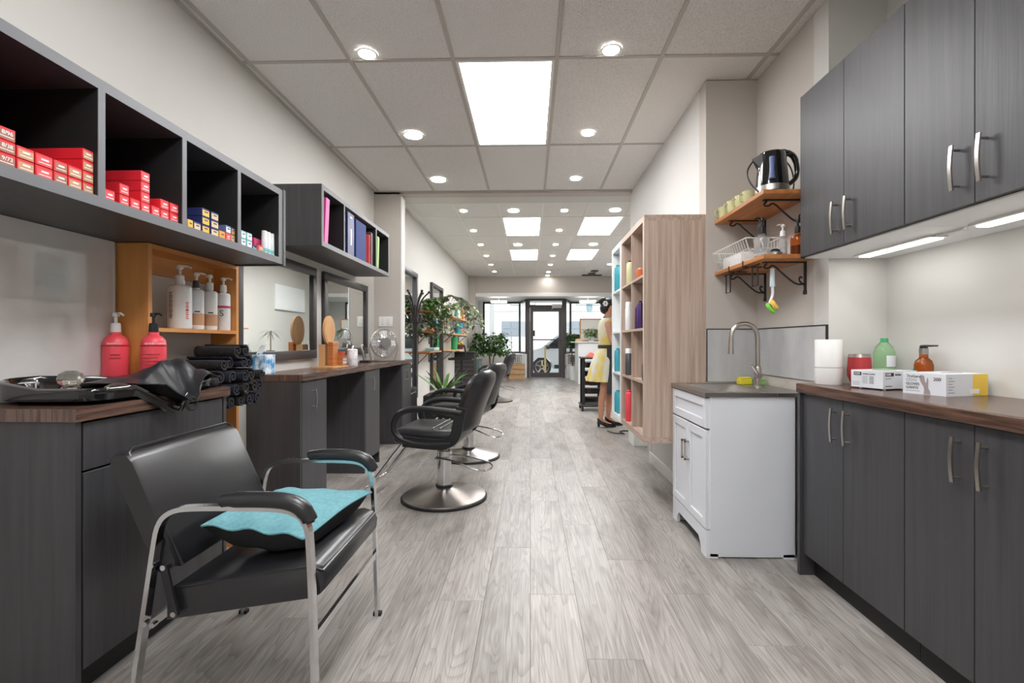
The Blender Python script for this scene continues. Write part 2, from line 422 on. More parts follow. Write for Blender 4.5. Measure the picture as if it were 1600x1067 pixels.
struct('floor_window_bay', MB().box(FR, FW, 13.45, 14.9, -.06, -.001), 'floor_oak')
struct('wall_front_room_rear', MB().box(1.55, FR, 3.03, 3.146, 0, 3.05), 'wall_paint')
struct('wall_pilaster_left', MB().box(WL, -1.44, 5.19, 5.31, 0, C1), 'wall_grey')
struct('trim_1', MB().box(-1.44, -1.422, 5.185, 5.315, 0, 2.72, .003), 'trim_white')
struct('wall_header', MB().box(WL, 1.115, 5.19, 5.33, 2.752, 3.05), 'wall_grey')
struct('wall_bulkhead', MB().box(WL, FR, 13.3, 13.45, 2.47, 3.05), 'wall_grey')
struct('trim_2', MB().box(-1.55, FR, 13.27, 13.30, 2.40, 2.50, .004), 'trim_white')
struct('wall_pilaster_front', MB().box(WL, -1.55, 13.2, 13.45, 0, C2), 'wall_grey')
struct('ceiling_soffit', MB().box(WL, FW, 13.45, 16.2, 2.47, 2.56), 'trim_white')
struct('roof_light_block', MB().box(WL - .2, FW + .2, YB - .2, 16.3, 3.05, 3.12), 'wall_grey')  # unseen slab added so outside light cannot leak in through gaps
bb = MB().box(1.10, 1.115, 3.03, 4.41, 0, .10, .003)
struct('baseboard_right', bb, 'trim_white')
struct('trim_3', MB().box(1.105, 1.245, 4.385, 4.405, 0, 2.05, .003), 'trim_white')
struct('baseboard_partition_end', MB().box(1.098, 1.25, 5.05, 5.315, 0, .16, .004), 'trim_white')
struct('baseboard_left', MB().box(WL, WL + .012, 5.55, 13.2, 0, .10, .003), 'trim_white')

# ceilings: recessed tiles in a metal grid
def ceiling(name, z, xs, ys, teemat, skip, xlim, wt=.024):
    root = structE(name, (0, 0, z))
    meshes = {}
    for i in range(len(xs) - 1):
        for j in range(len(ys) - 1):
            if (i, j) in skip: continue
            a, b, c, d = xs[i], xs[i + 1], ys[j], ys[j + 1]
            key = (round(b - a, 3), round(d - c, 3))
            if key not in meshes:
                me = bpy.data.meshes.new('ceiling_tile'); w, l = b - a, d - c; g = .008
                mb = MB().box(g, w - g, g, l - g, .006, .02); me.from_pydata(mb.v, [], mb.f); me.materials.append(MATS['tile_ceiling']); meshes[key] = me
            share('ceiling_tile', meshes[key], (a, c, 0), root)
    for x in xs: part('grid_tee', MB().box(x - wt / 2, x + wt / 2, ys[0], ys[-1], z, z + .03), teemat, root, None)
    for y in ys:
        for i in range(len(xs) - 1): part('cross_tee', MB().box(xs[i] + wt / 2, xs[i + 1] - wt / 2, y - wt / 2, y + wt / 2, z + .0005, z + .03), teemat, root, None)
    return root
NX = [WL + .012] + [-1.6745 + .61 * k for k in range(6)] + [1.698]
NY = [YB + .012] + [2.766 + 1.22 * j for j in range(-4, 2)] + [5.178]
# light panel cells: column index of X=-0.4545 is 3
NYi = {round(y, 3): i for i, y in enumerate(NY)}
near_skip = {(3, NYi[2.766]), (3, NYi[round(2.766 - 2.44, 3)]), (3, NYi[round(2.766 - 4.88, 3)])}
ceil_near = ceiling('ceiling_near', C1, NX, NY, 'tee_metal', near_skip, 1.7)
FX = [WL + .012] + [-.434 + .61 * k for k in range(-2, 5)] + [FR - .012]
FY = [6.3] + [7.007 + 1.22 * j for j in range(6)] + [13.29]
far_skip = {(3, 1), (3, 3), (5, 1), (5, 3)}
ceil_far = ceiling('ceiling_far', C2, FX, FY, 'tee_white', far_skip, FR, .02)
struct('ceiling_strip', MB().box(WL, FR, 5.33, 6.29, C2, C2 + .03), 'drywall')
struct('ceiling_deck', MB().box(WL, 1.83, YB, 5.19, C1 + .035, C1 + .06), 'wall_grey')

# LED panels
def led_panel(x0, x1, y0, y1, z, label):
    t = thing('led_panel', label, 'ceiling light', ((x0 + x1) / 2, (y0 + y1) / 2, z), 'lit square ceiling panels')
    part('panel_frame', MB().box(x0, x0 + .018, y0, y1, z, z + .02).box(x1 - .018, x1, y0, y1, z, z + .02).box(x0 + .018, x1 - .018, y0, y0 + .018, z, z + .02).box(x0 + .018, x1 - .018, y1 - .018, y1, z, z + .02), 'tee_white', t, None)
    part('diffuser', MB().box(x0 + .018, x1 - .018, y0 + .018, y1 - .018, z + .008, z + .016), 'led_panel', t, None)
for (yj, lab) in ((2.766, 'large lit ceiling panel nearest the camera, in the lower near ceiling'), (2.766 - 2.44, 'added fill-light ceiling panel right above the camera, out of view'), (2.766 - 4.88, 'added fill-light ceiling panel at the back of the room, out of view')):  # the two out-of-view panels are added to fill in light
    led_panel(-.4545 + .012, .1555 - .012, yj + .012, yj + 1.208, C1, lab)
for x0, y0, lab in ((-.434, 7.007, 'lit ceiling panel in the far ceiling, left column, nearer one'), (-.434, 9.447, 'lit ceiling panel in the far ceiling, left column, farther one'),
                    (.786, 7.007, 'lit ceiling panel in the far ceiling, right column, nearer one'), (.786, 9.447, 'lit ceiling panel in the far ceiling, right column, farther one')):
    led_panel(x0 + .01, x0 + .6, y0 + .01, y0 + 1.21, C2, lab)
# downlights
def downlight(x, y, z, r, label):
    t = thing('downlight', label, 'ceiling light', (x, y, z), 'round downlights in the ceiling')
    part('trim_ring', MB().lathe([(r * .94, .004), (r * 1.12, .0), (r * 1.16, -.003), (r * .96, -.006), (r * .92, -.001)], (x, y, z), 24, cap=False), 'trim_white', t)
    part('lens', MB().lathe([(r * .95, -.004), (r * .95, .002)], (x, y, z), 24), 'led_pot', t)
ORD = ['first', 'second', 'third', 'fourth', 'fifth', 'sixth', 'seventh', 'eighth', 'ninth']
for i, (y, rl) in enumerate(((2.69, .05), (3.76, .073), (4.80, .073))):
    downlight(-.94, y, C1, rl, 'round ceiling downlight in the near ceiling, left row, %s from the camera' % ORD[i])
    downlight(.458, y, C1, .05, 'round ceiling downlight in the near ceiling, right row, %s from the camera' % ORD[i])
for y, s in ((1.6, 'over the camera'), (.5, 'behind the camera'), (-.6, 'at the back of the room')):  # unseen downlights, added to bring light from behind the camera
    downlight(-.94, y, C1, .05, 'added fill-light downlight of the left row %s, out of view' % s); downlight(.458, y, C1, .05, 'added fill-light downlight of the right row %s, out of view' % s)
for i, y in enumerate((6.64, 7.82, 8.95, 10.1, 11.25, 12.35)):
    downlight(-.945, y, C2, .05, 'small round downlight in the far ceiling, leftmost row, %s from the camera' % ORD[i])
for i, y in enumerate((6.66, 7.84, 8.97, 10.13, 11.3, 12.48)):
    downlight(.478, y, C2, .05, 'small round downlight in the far ceiling, middle row, %s from the camera' % ORD[i])
downlight(.478, 13.1, C2, .05, 'small round downlight in the far ceiling beside the bulkhead, last of the middle row')
for x, w in ((-.237, 'between the two inner rows'), (1.19, 'of the right row')):
    for i, y in enumerate((6.65, 8.96)): downlight(x, y, C2, .08, 'large round downlight in the far ceiling %s, %s one' % (w, ('nearer', 'farther')[i]))
downlight(1.89, 11.29, C2, .05, 'small round downlight just left of the white shelf top')
t = thing('ceiling_vent', 'dark ceiling vent strip against the far bulkhead', 'vent', (1.7, 13.1, C2))
part('vent_frame', MB().box(1.42, 1.97, 12.98, 13.2, C2 - .008, C2), 'frame_grey', t, None)
for k in range(4): part('slat', MB().box(1.44, 1.95, 13.0 + k * .048, 13.02 + k * .048, C2 - .014, C2 - .008), 'frame_dark', t, None)
for x, y, s in ((1.665, 12.29, 'nearer'), (1.654, 12.75, 'farther')):
    t = thing('speaker_grille', 'small dark round fixture on far ceiling, %s one' % s, 'detector', (x, y, C2), 'small dark ceiling fixtures')
    part('housing', MB().lathe([(.10, 0), (.10, -.02), (.07, -.03)], (x, y, C2), 20), 'frame_grey', t); part('face', MB().lathe([(.06, -.03), (.05, -.036)], (x, y, C2), 16), 'frame_dark', t)

# ================================================================== STOREFRONT AND STREET
WIN = 15.8
lw = struct('wall_front_left', MB().prism([(WL, 14.5), (-.14, 14.5), (-.14, 14.86), (-.38, 15.86), (WL, 15.86)], 'z', 0, .73), 'trim_white')
rw = struct('wall_front_right', MB().prism([(1.11, 14.5), (FW, 14.5), (FW, 15.86), (1.36, 15.86), (1.11, 14.86)], 'z', 0, .73), 'trim_white')
def bar(mb, p, q, w, d):     # vertical-plane bar between two points
    mb.tube([p, q], 1, flat=(w, d)); return mb
def window(n, pts, z0, z1, mull):
    root = structE('window_%d' % n, (pts[0][0], pts[0][1], z0))
    for a, b in zip(pts[:-1], pts[1:]):
        fr = MB()
        for z in (z0 + .03, z1 - .03): fr.tube([(a[0], a[1], z), (b[0], b[1], z)], 1, flat=(.06, .06))
        part('window_frame', fr, 'alu_dark', root, None)
        gm = MB(); d = Vector((b[0] - a[0], b[1] - a[1], 0)).normalized(); nn = Vector((-d.y, d.x, 0)) * .004
        A, B = Vector((a[0], a[1], 0)), Vector((b[0], b[1], 0))
        p = [A - nn, B - nn, B + nn, A + nn]; gm.add([(q.x, q.y, z0 + .05) for q in p] + [(q.x, q.y, z1 - .05) for q in p], [(0, 3, 2, 1), (4, 5, 6, 7), (0, 1, 5, 4), (1, 2, 6, 5), (2, 3, 7, 6), (3, 0, 4, 7)])
        part('pane', gm, 'pane_glass', root, None)
    for a in pts: part('mullion', MB().box(a[0] - .03, a[0] + .03, a[1] - .03, a[1] + .03, z0, z1), 'alu_dark', root, None)
    return root
window(1, [(-1.56, WIN), (-.36, WIN), (-.13, 14.84)], .74, 2.46, True)
window(2, [(1.10, 14.84), (1.34, WIN), (2.78, WIN)], .74, 2.46, True)
struct('wall_front_side', MB().box(WL, -1.56, WIN - .03, WIN + .06, .73, 2.47), 'trim_white')
struct('wall_front_side_right', MB().box(2.81, FW, WIN - .03, WIN + .06, .73, 2.47), 'trim_white')
struct('wall_front_top', MB().box(WL, FW, WIN - .02, WIN + .08, 2.46, 3.05), 'trim_white')
# door
d = structE('door_1', (.49, 14.8, 0))
DX0, DX1, DY = -.115, 1.09, 14.8
part('door_frame', MB().box(DX0, DX0 + .10, DY - .06, DY + .06, 0, 2.47).box(DX1 - .10, DX1, DY - .06, DY + .06, 0, 2.47).box(DX0 + .1, DX1 - .1, DY - .06, DY + .06, 2.41, 2.47).box(DX0 + .1, DX1 - .1, DY - .06, DY + .06, 2.19, 2.27), 'alu_dark', d, None)
part('transom_pane', MB().box(DX0 + .1, DX1 - .1, DY - .005, DY + .005, 2.27, 2.41), 'pane_glass', d, None)
lf = part('door_leaf', MB().box(DX0 + .105, DX0 + .205, DY - .03, DY + .03, .01, 2.185).box(DX1 - .205, DX1 - .105, DY - .03, DY + .03, .01, 2.185).box(DX0 + .205, DX1 - .205, DY - .03, DY + .03, 2.07, 2.185).box(DX0 + .205, DX1 - .205, DY - .03, DY + .03, .01, .16), 'alu_dark', d, None)
part('door_pane', MB().box(DX0 + .205, DX1 - .205, DY - .005, DY + .005, .16, 2.07), 'pane_glass', lf, None)
part('push_bar', MB().cyl((DX0 + .13, DY - .06, 1.19), (DX1 - .13, DY - .06, 1.19), .018), 'alu_dark', lf)
part('lock', MB().box(DX0 + .19, DX0 + .26, DY - .05, DY - .03, 1.30, 1.48, .005), 'frame_dark', lf)
part('door_closer', MB().box(DX1 - .42, DX1 - .12, DY - .14, DY - .06, 2.17, 2.29, .01).cyl((DX1 - .4, DY - .1, 2.17), (DX1 - .42, DY - .02, 2.14), .012), 'white_plastic', d)
# vent grilles on the front knee walls
for x0, x1, s in ((-.62, -.28, 'left of the front door'), (1.16, 1.42, 'right of the front door')):
    t = thing('wall_grille', 'dark framed wall grille with vertical bars, %s' % s, 'grille', ((x0 + x1) / 2, 14.49, .5), 'grilles under the show windows')
    part('grille_frame', MB().box(x0, x0 + .015, 14.485, 14.5, .46, .72).box(x1 - .015, x1, 14.485, 14.5, .46, .72).box(x0 + .015, x1 - .015, 14.485, 14.5, .705, .72).box(x0 + .015, x1 - .015, 14.485, 14.5, .46, .475), 'frame_grey', t, None)
    for k in range(5): part('bar', MB().box(x0 + .05 + k * (x1 - x0 - .1) / 4.5, x0 + .07 + k * (x1 - x0 - .1) / 4.5, 14.488, 14.5, .50, .68), 'frame_dark', t, None)
for k in range(3):
    z0 = .002 + k * .155
    t = thing('wooden_crate', 'pale wooden crate by the front door, %s of a stack of three' % ('bottom', 'middle', 'top')[k], 'crate', (-.44, 14.3, z0), 'stacked pale crates')
    part('front_board', MB().box(-.64, -.17, 14.10, 14.115, z0, z0 + .145, .002), 'crate_wood', t, None); part('back_board', MB().box(-.64, -.17, 14.455, 14.47, z0, z0 + .145, .002), 'crate_wood', t, None)
    for x in (-.64, -.185): part('side_board', MB().box(x, x + .015, 14.115, 14.455, z0, z0 + .145), 'crate_wood', t, None)
    part('base_board', MB().box(-.625, -.185, 14.115, 14.455, z0, z0 + .012), 'crate_wood', t, None); part('rim_strip', MB().box(-.645, -.165, 14.085, 14.10, z0 + .12, z0 + .146, .002), 'bamboo', t, None)
# street
struct('sidewalk', MB().box(-14, 16, 14.87, 17.0, -.16, -.02), 'concrete')
struct('road', MB().box(-30, 34, 17.0, 25.0, -.3, -.14), 'asphalt')
struct('sidewalk_far', MB().box(-30, 34, 25.0, 28.0, -.3, -.04), 'concrete')
# building across the street
BY = 28.0
t = thing('street_building', 'pale building across the street seen through the windows', 'building', (1, BY, 0))
part('facade_wall', MB().box(-16, 18, BY, BY + 3, -.1, 9), 'facade', t, None)
part('cornice', MB().box(-16, 18, BY - .12, BY, 2.95, 3.15), 'facade', t, None)
def fwin(x0, x1, z0, z1, nx, rows):
    w = part('window', MB().box(x0, x1, BY - .06, BY, z0, z1), 'facade_frame', t, None)
    for i in range(nx):
        for j in range(len(rows) - 1):
            a = x0 + .05 + i * (x1 - x0 - .05) / nx; b = x0 + (i + 1) * (x1 - x0 - .05) / nx; c = z0 + rows[j] * (z1 - z0) + .04; dd = z0 + rows[j + 1] * (z1 - z0) - .02
            part('pane', MB().box(a, b, BY - .08, BY - .06, c, dd), 'facade_window' if j else 'facade', w, None)
for x0 in (-5.6, -1.7, 2.3, 6.4): fwin(x0, x0 + 1.7, 0, 2.35, 3, (0, .62, .8, 1))
for x0 in (-5.2, -1.2, 2.7, 6.6): fwin(x0, x0 + 1.5, 3.3, 4.9, 2, (0, .5, 1))
t = thing('utility_pole', 'tall grey street pole seen through left show window', 'pole', (-2.1, 25.6, -.14))
part('shaft', MB().cyl((-2.1, 25.6, -.14), (-2.1, 25.6, 7), .14, 14, .11), 'concrete', t); part('foot', MB().cyl((-2.1, 25.6, -.14), (-2.1, 25.6, .1), .2, 14), 'concrete', t)
t = thing('bollard_post', 'thin pale yellow post on the sidewalk outside the door', 'post', (.5, 15.9, -.02))
part('shaft', MB().box(.47, .53, 15.87, 15.93, -.02, .98, .01), 'post_yellow', t); part('base_plate', MB().box(.42, .58, 15.82, 15.98, -.02, 0), 'post_yellow', t)
# white car parked outside
def car(x0, yc, zg):
    t = thing('white_car', 'white parked car on the street beyond the glass door', 'car', (x0 + 2.2, yc, zg))
    prof = [(0, .35), (.03, .62), (.12, .80), (.45, .95), (.82, 1.04), (1.40, 1.50), (1.8, 1.62), (3.5, 1.60), (4.1, 1.45), (4.45, 1.0), (4.5, .5), (4.4, .3), (3.95, .28), (3.9, .5), (3.7, .66), (3.4, .66), (3.2, .5), (3.15, .28), (1.25, .28), (1.2, .5), (1.0, .68), (.7, .68), (.5, .5), (.45, .28), (.1, .28)]
    part('body', MB().prism([(x0 + a, zg + b) for a, b in prof], 'y', yc - .88, yc + .88), 'car_white', t, 30)
    gl = [(.93, 1.02), (1.45, 1.44), (1.9, 1.54), (2.45, 1.54), (2.45, 1.02)]; gl2 = [(2.52, 1.05), (2.52, 1.53), (3.4, 1.5), (3.9, 1.12), (3.9, 1.05)]
    for g in (gl, gl2):
        part('side_window', MB().prism([(x0 + a, zg + b) for a, b in g], 'y', yc - .895, yc - .875), 'car_glass', t, None)
    part('wing_mirror', MB().box(x0 + .95, x0 + 1.13, yc - 1.08, yc - .885, zg + 1.0, zg + 1.14, .03, 2), 'car_glass', t)
    part('sill_trim', MB().box(x0 + 1.3, x0 + 3.1, yc - .90, yc - .87, zg + .28, zg + .42), 'tire', t, None)
    for wx in (.85, 3.55):
        for sy in (-1, 1):
            yw = yc + sy * .78
            w = part('wheel', MB().cyl((x0 + wx, yw - .11, zg + .34), (x0 + wx, yw + .11, zg + .34), .34, 24), 'tire', t)
            rim = MB().cyl((x0 + wx, yw - .125, zg + .34), (x0 + wx, yw - .10, zg + .34), .09, 12)
            for k in range(5):
                a = 2 * PI * k / 5 + .3; rim.tube([(x0 + wx, yw - .12, zg + .34), (x0 + wx + .23 * math.cos(a), yw - .12, zg + .34 + .23 * math.sin(a))], 1, flat=(.06, .02))
            ring = [(x0 + wx + .24 * math.cos(2 * PI * k / 20), yw - .115, zg + .34 + .24 * math.sin(2 * PI * k / 20)) for k in range(20)]; rim.tube(ring, .02, 6, closed=True)
            part('rim', rim, 'chrome', w)
car(-.42, 18.3, -.14)
# ================================================================== LEFT SIDE, NEAR
def handle_arc(mb, x, y, z0, z1, out, w=.011):
    """bow handle on a face X=x standing out by 'out' (sign gives side); vertical between z0 and z1"""
    s = 1 if out > 0 else -1; n = 8; L = z1 - z0
    pts = [(x + out * (.82 + .18 * math.sin(PI * k / n)), y, z0 - .014 + (L + .028) * k / n) for k in range(n + 1)]
    mb.tube(pts, 1, flat=(.005, w))
    for z in (z0, z1): mb.cyl((x, y, z), (x + out * .86, y, z), .0045, 8)
    return mb
# shampoo cabinet with worktop
CF = -1.37
t = thing('shampoo_cabinet', 'dark wood cabinet under the black shampoo bowl', 'cabinet', (-1.55, 1.75, 0))
part('floor_panel', MB().box(WL + .002, CF - .02, 1.403, 2.072, .10, .118), 'dark_wood', t, None); part('back_panel', MB().box(WL + .002, WL + .012, 1.403, 2.072, .118, .868), 'dark_wood', t, None)
part('side_panel', MB().box(WL + .002, CF - .0, 1.385, 1.403, 0, .868), 'dark_wood', t, None); part('side_panel', MB().box(WL + .002, CF, 2.072, 2.09, 0, .868), 'dark_wood', t, None)
part('drawer_front', MB().box(CF - .02, CF - .001, 1.412, 2.064, .715, .862, .001), 'dark_wood', t, None)
part('door', MB().box(CF - .02, CF - .001, 1.412, 2.064, .105, .708, .001), 'dark_wood', t, None)
part('toe_kick', MB().box(WL + .02, CF - .06, 1.403, 2.072, 0, .10), 'kick', t, None)
t = thing('shampoo_worktop', 'short brown laminate worktop carrying the shampoo bowl', 'worktop', (-1.55, 1.75, .87))
part('slab', MB().box(WL + .002, CF + .012, 1.375, 1.48, .870, .910).box(WL + .002, CF + .012, 1.99, 2.10, .870, .910).box(WL + .002, -1.69, 1.48, 1.75, .870, .910).box(WL + .002, -1.62, 1.75, 1.85, .870, .910).box(WL + .002, -1.47, 1.85, 1.99, .870, .910).box(-1.40, CF + .012, 1.48, 1.99, .870, .910), 'laminate_y', t, None)
part('end_band', MB().box(WL + .004, CF + .011, 1.3735, 1.375, .871, .909), 'laminate_end', t, None)
# marble panel
t = thing('wall_panel', 'large glossy pale marble panel on left wall behind the bowl', 'wall panel', (WL, 1.2, .91))
part('sheet', MB().box(WL + .001, WL + .009, .3, 1.915, .912, 1.526), 'marble', t, None)
part('edge_strip', MB().box(WL + .001, WL + .013, 1.912, 1.917, .912, 1.526), 'chrome', t, None)
# pine rack
PX1 = -1.593
t = thing('pine_rack', 'tall open orange pine rack between the two counters', 'rack', (-1.66, 2.23, 0))
part('side_board', MB().box(WL + .002, PX1, 1.925, 1.945, .911, 1.525), 'pine', t, None)
part('side_board', MB().box(WL + .002, PX1, 2.515, 2.535, 0, 1.525), 'pine', t, None)
part('top_board', MB().box(WL + .002, PX1, 1.945, 2.515, 1.505, 1.525), 'pine_h', t, None)
part('back_rail', MB().box(WL + .002, WL + .02, 1.945, 2.515, 1.42, 1.505), 'pine_h', t, None)
part('shelf_board', MB().box(WL + .002, PX1, 1.945, 2.515, 1.155, 1.172), 'pine_h', t, None)
part('lower_shelf', MB().box(WL + .002, PX1, 2.105, 2.515, .765, .785), 'pine_h', t, None)

# pump bottles
def pump_head(t, x, y, z, mat, s=1.0, rz=0, cap=None):
    c = MB().lathe([(.017 * s, 0), (.0175 * s, .004), (.016 * s, .034 * s), (.012 * s, .038 * s)], (x, y, z), 16); p = part('pump_collar', c, cap or mat, t)
    h = MB().lathe([(.006 * s, .036 * s), (.006 * s, .062 * s), (.013 * s, .064 * s), (.012 * s, .078 * s), (.006 * s, .08 * s)], (x, y, z), 12)
    dx, dy = math.cos(rz), math.sin(rz)
    h.tube([(x, y, z + .074 * s), (x + dx * .03 * s, y + dy * .03 * s, z + .075 * s), (x + dx * .046 * s, y + dy * .046 * s, z + .068 * s)], [.006 * s, .005 * s, .004 * s], 8)
    part('pump_head', h, mat, t)
def prn(o, org, xd, x, zz, w, h, mat, name='print_line'):
    q = org + xd * x; e = org + xd * (x + w); nn = Vector((xd.y, -xd.x, 0)) * .0004
    part(name, MB().add([q + Vector((0, 0, zz)), e + Vector((0, 0, zz)), e + Vector((0, 0, zz + h)), q + Vector((0, 0, zz + h))] + [p_ - nn for p_ in (q + Vector((0, 0, zz)), e + Vector((0, 0, zz)), e + Vector((0, 0, zz + h)), q + Vector((0, 0, zz + h)))], [(0, 1, 2, 3), (7, 6, 5, 4), (0, 4, 5, 1), (1, 5, 6, 2), (2, 6, 7, 3), (3, 7, 4, 0)]), mat, o, None)
for i, (u, X, Y, pm, lab, words) in enumerate(((182, -1.687, 1.876, 'white_plastic', 'coral pink shampoo bottle with white pump against marble wall', 'SHAMPOO'), (230, -1.545, 1.895, 'black_plastic', 'coral pink bottle with black pump beside the pine rack', 'CONDITIONER'))):
    t = thing('pump_bottle', lab, 'bottle', (X, Y, .911), 'coral pump bottles behind the shampoo bowl')
    part('bottle_body', MB().lathe([(.039, 0), (.043, .006), (.043, .19), (.040, .208), (.029, .222), (.019, .227), (.018, .24)], (X, Y, .911), 28), 'pink_plastic', t)
    pump_head(t, X, Y, .911 + .24, pm, 1.0, -.3)
    part('band', MB().lathe([(.0433, .182), (.0434, .185), (.0433, .188)], (X, Y, .911), 28, cap=False), 'pink_dark', t)
    f = Vector((-X, -Y, 0)).normalized(); xd = Vector((-f.y, f.x, 0)); o = Vector((X, Y, 0)) + f * .0438
    text(words, .010, o - xd * .028 + Vector((0, 0, .911 + .190)), xd, (0, 0, 1), 'ink_white', t)
    if i == 0: prn(t, o, xd, -.018, .911 + .145, .03, .006, 'pink_dark'); prn(t, o, xd, -.021, .911 + .132, .036, .006, 'pink_dark'); text('BRILLIANCE', .008, o - xd * .024 + Vector((0, 0, .911 + .05)), xd, (0, 0, 1), 'ink_white', t)
    else:
        for k in range(6): part('print_line', MB().tube([o - xd * .036 + Vector((0, 0, .911 + .15 - k * .014)), o + xd * (.02 - .006 * (k % 2)) + Vector((0, 0, .911 + .15 - k * .014))], 1, flat=(.002, .001)), 'pink_dark', t, None)
# four white pump bottles on the pine shelf
SB = ((281, .048, .202, 'white_plastic', None, 'tall white pump bottle with vertical print, leftmost on pine shelf'),
      (307, .032, .195, 'white_box', 'tan_label', 'white and tan bottle with dark collar, second on pine shelf'),
      (328, .0335, .198, 'white_plastic', 'tan_label', 'white and tan pump bottle, third on pine shelf'),
      (349, .033, .198, 'white_plastic', 'magenta', 'white pump bottle with magenta band, rightmost on pine shelf'))
for i, (u, r, h, bm_, lab2, lab) in enumerate(SB):
    X = -1.638; Y = atX(u, 500, X).y; z = 1.173
    t = thing('lotion_bottle', lab, 'bottle', (X, Y, z), 'white bottles on the pine shelf')
    part('bottle_body', MB().lathe([(r * .92, 0), (r, .006), (r, h * .93), (r * .94, h * .97), (r * .8, h * .995), (r * .42, h + .001), (r * .4, h + .008)], (X, Y, z), 28), bm_, t)
    pump_head(t, X, Y, z + h + .008, 'white_plastic', .95 if i else 1.1, .1 if i != 2 else 2.6, 'frame_dark' if i == 1 else 'white_plastic')
    f = Vector((-X, -Y, 0)).normalized(); xd = Vector((-f.y, f.x, 0)); o = Vector((X, Y, z)) + f * (r + .0008)
    if i == 0:
        
        def wrap(th, zz, w, h, mat):     # short printed stroke wrapped on the bottle
            part('print_stroke', MB().grid(lambda p, q: Vector((X, Y, z + zz + h * q)) + (f * math.cos(th + w * (p - .5)) + xd * math.sin(th + w * (p - .5))) * (r + .0007), 4, 1), mat, t)
        for k in range(17): wrap(-.80, .048 + k * .0072, .42 - .12 * (k % 3 == 0), .0035, 'ink_black')
        for k in range(9): wrap(.62, .045 + k * .009, .30 - .1 * (k % 2), .005 if k != 4 else .008, 'ink_red')
    elif i == 3:
        part('band', MB().lathe([(r * 1.012, .118), (r * 1.012, .13)], (X, Y, z), 24, cap=False), 'magenta', t); text('S', .045, o - xd * .018 + Vector((0, 0, .075)), xd, (0, 0, 1), 'ink_black', t)
    else:
        part('label_band', MB().lathe([(r * 1.012, .02), (r * 1.012, .078)], (X, Y, z), 24, cap=False), lab2, t); prn(t, o, xd, -.008, .083, .022, .006, 'ink_black')
# rolled towels, ends to the room
def roll_mesh(L, r):
    mb = MB(); N = 34; th = r * .26; vs = []
    for k in range(N + 1):
        a = 2 * PI * 1.6 * k / N; rr = r * (.20 + .80 * k / N)
        for q in (rr, rr - th):
            for x in (0, L): vs.append((x, q * math.cos(a), q * math.sin(a)))
    fs = []
    for k in range(N):
        b = k * 4; n = b + 4; fs += [(b, n, n + 1, b + 1), (b + 2, b + 3, n + 3, n + 2), (b, b + 2, n + 2, n), (b + 1, n + 1, n + 3, b + 3)]
    fs += [(0, 1, 3, 2), (N * 4, N * 4 + 2, N * 4 + 3, N * 4 + 1)]
    return mb.add(vs, fs)
towel_me = {}
for m in ('towel_dark', 'towel_navy'):
    o = _link('rolled_towel', roll_mesh(.21, .034), m, (0, 0, 0), 50); towel_me[m] = o.data; bpy.data.objects.remove(o)
rows = [(.82, (2.16, 2.235, 2.31, 2.385, 2.46), 'navy dark', ''), (.882, (2.185, 2.258, 2.331, 2.404, 2.476), '', ''), (.944, (2.15, 2.23, 2.31, 2.39, 2.465), '', ''), (1.006, (2.19, 2.27, 2.35, 2.43), '', ''), (1.066, (2.33, 2.41), '', '')]
tc_ = 0
for ri, (z, ys, _, _) in enumerate(rows):
    for ci, y in enumerate(ys):
        m = 'towel_navy' if (ri * 3 + ci * 2) % 5 in (0, 1, 3) and ri < 4 else 'towel_dark'
        o = bpy.data.objects.new('rolled_towel', towel_me[m]); COL.objects.link(o)
        o.location = (WL + .02 + .03 * random.random() + (.06 if ri < 3 else .03), y, z); o.rotation_euler = (random.uniform(0, 6), 0, random.uniform(-.05, .05))
        tag(o, '%s rolled towel in the pine rack, %s row from the bottom, %s from the camera' % ('navy' if m == 'towel_navy' else 'charcoal', ORD[ri], ORD[ci]), 'towel', 'rolled towels in the pine rack')
# shampoo bowl
BX, BYc, BZ = -1.54, 1.735, .912
def bowl_back(y): f = min(1, max(0, (y - 1.68) / .16)); return -1.718 + .225 * f * f * (3 - 2 * f)
def bowl_pt(th, ring):
    ca, sa = math.cos(th), math.sin(th); e = .32
    sx = math.copysign(abs(ca) ** e, ca); sy = math.copysign(abs(sa) ** e, sa)
    rx, ry = .178, .305
    y = BYc + sy * ry * ring; x = max(BX + sx * rx * ring, bowl_back(y) + (1 - ring) * .13)
    return x, y
def bowl_z(x, y, z):
    f = max(0, (x + 1.46) / .09); dy = (y - 1.765) / .078
    return z - (.105 * min(1, f) * math.exp(-dy * dy) if z > BZ - .01 else 0)
mb = MB(); N = 72; rings = [(.88, BZ + .012), (.99, BZ + .012), (1.0, BZ + .03), (1.0, BZ + .046), (.965, BZ + .052), (.93, BZ + .046), (.88, BZ + .02), (.76, BZ - .06), (.55, BZ - .12), (.1, BZ - .13)]
vs = []
for k in range(N):
    for r, z in rings:
        x, y = bowl_pt(2 * PI * k / N, r); back = max(0, -(x - BX) / .178) * .03 if z > BZ + .02 else 0
        vs.append((x + (.05 * math.exp(-((y - 1.765) / .085) ** 2) * min(1, max(0, (x + 1.46) / .07))), y, bowl_z(x, y, z) + back))
R = len(rings); fs = [(k * R + i, ((k + 1) % N) * R + i, ((k + 1) % N) * R + i + 1, k * R + i + 1) for k in range(N) for i in range(R - 1)]
fs.append(tuple(k * R + R - 1 for k in range(N)))
t = thing('shampoo_bowl', 'glossy black salon shampoo bowl with neck dip, set on worktop', 'basin', (BX, BYc, BZ))
part('basin', mb.add(vs, fs), 'black_gloss', t, 60)
k_ = part('faucet', MB().lathe([(.03, 0), (.028, .02), (.016, .028), (.014, .045)], (-1.60, 1.60, BZ + .02), 20).cyl((-1.60, 1.60, BZ - .08), (-1.60, 1.60, BZ + .03), .02), 'chrome', t)
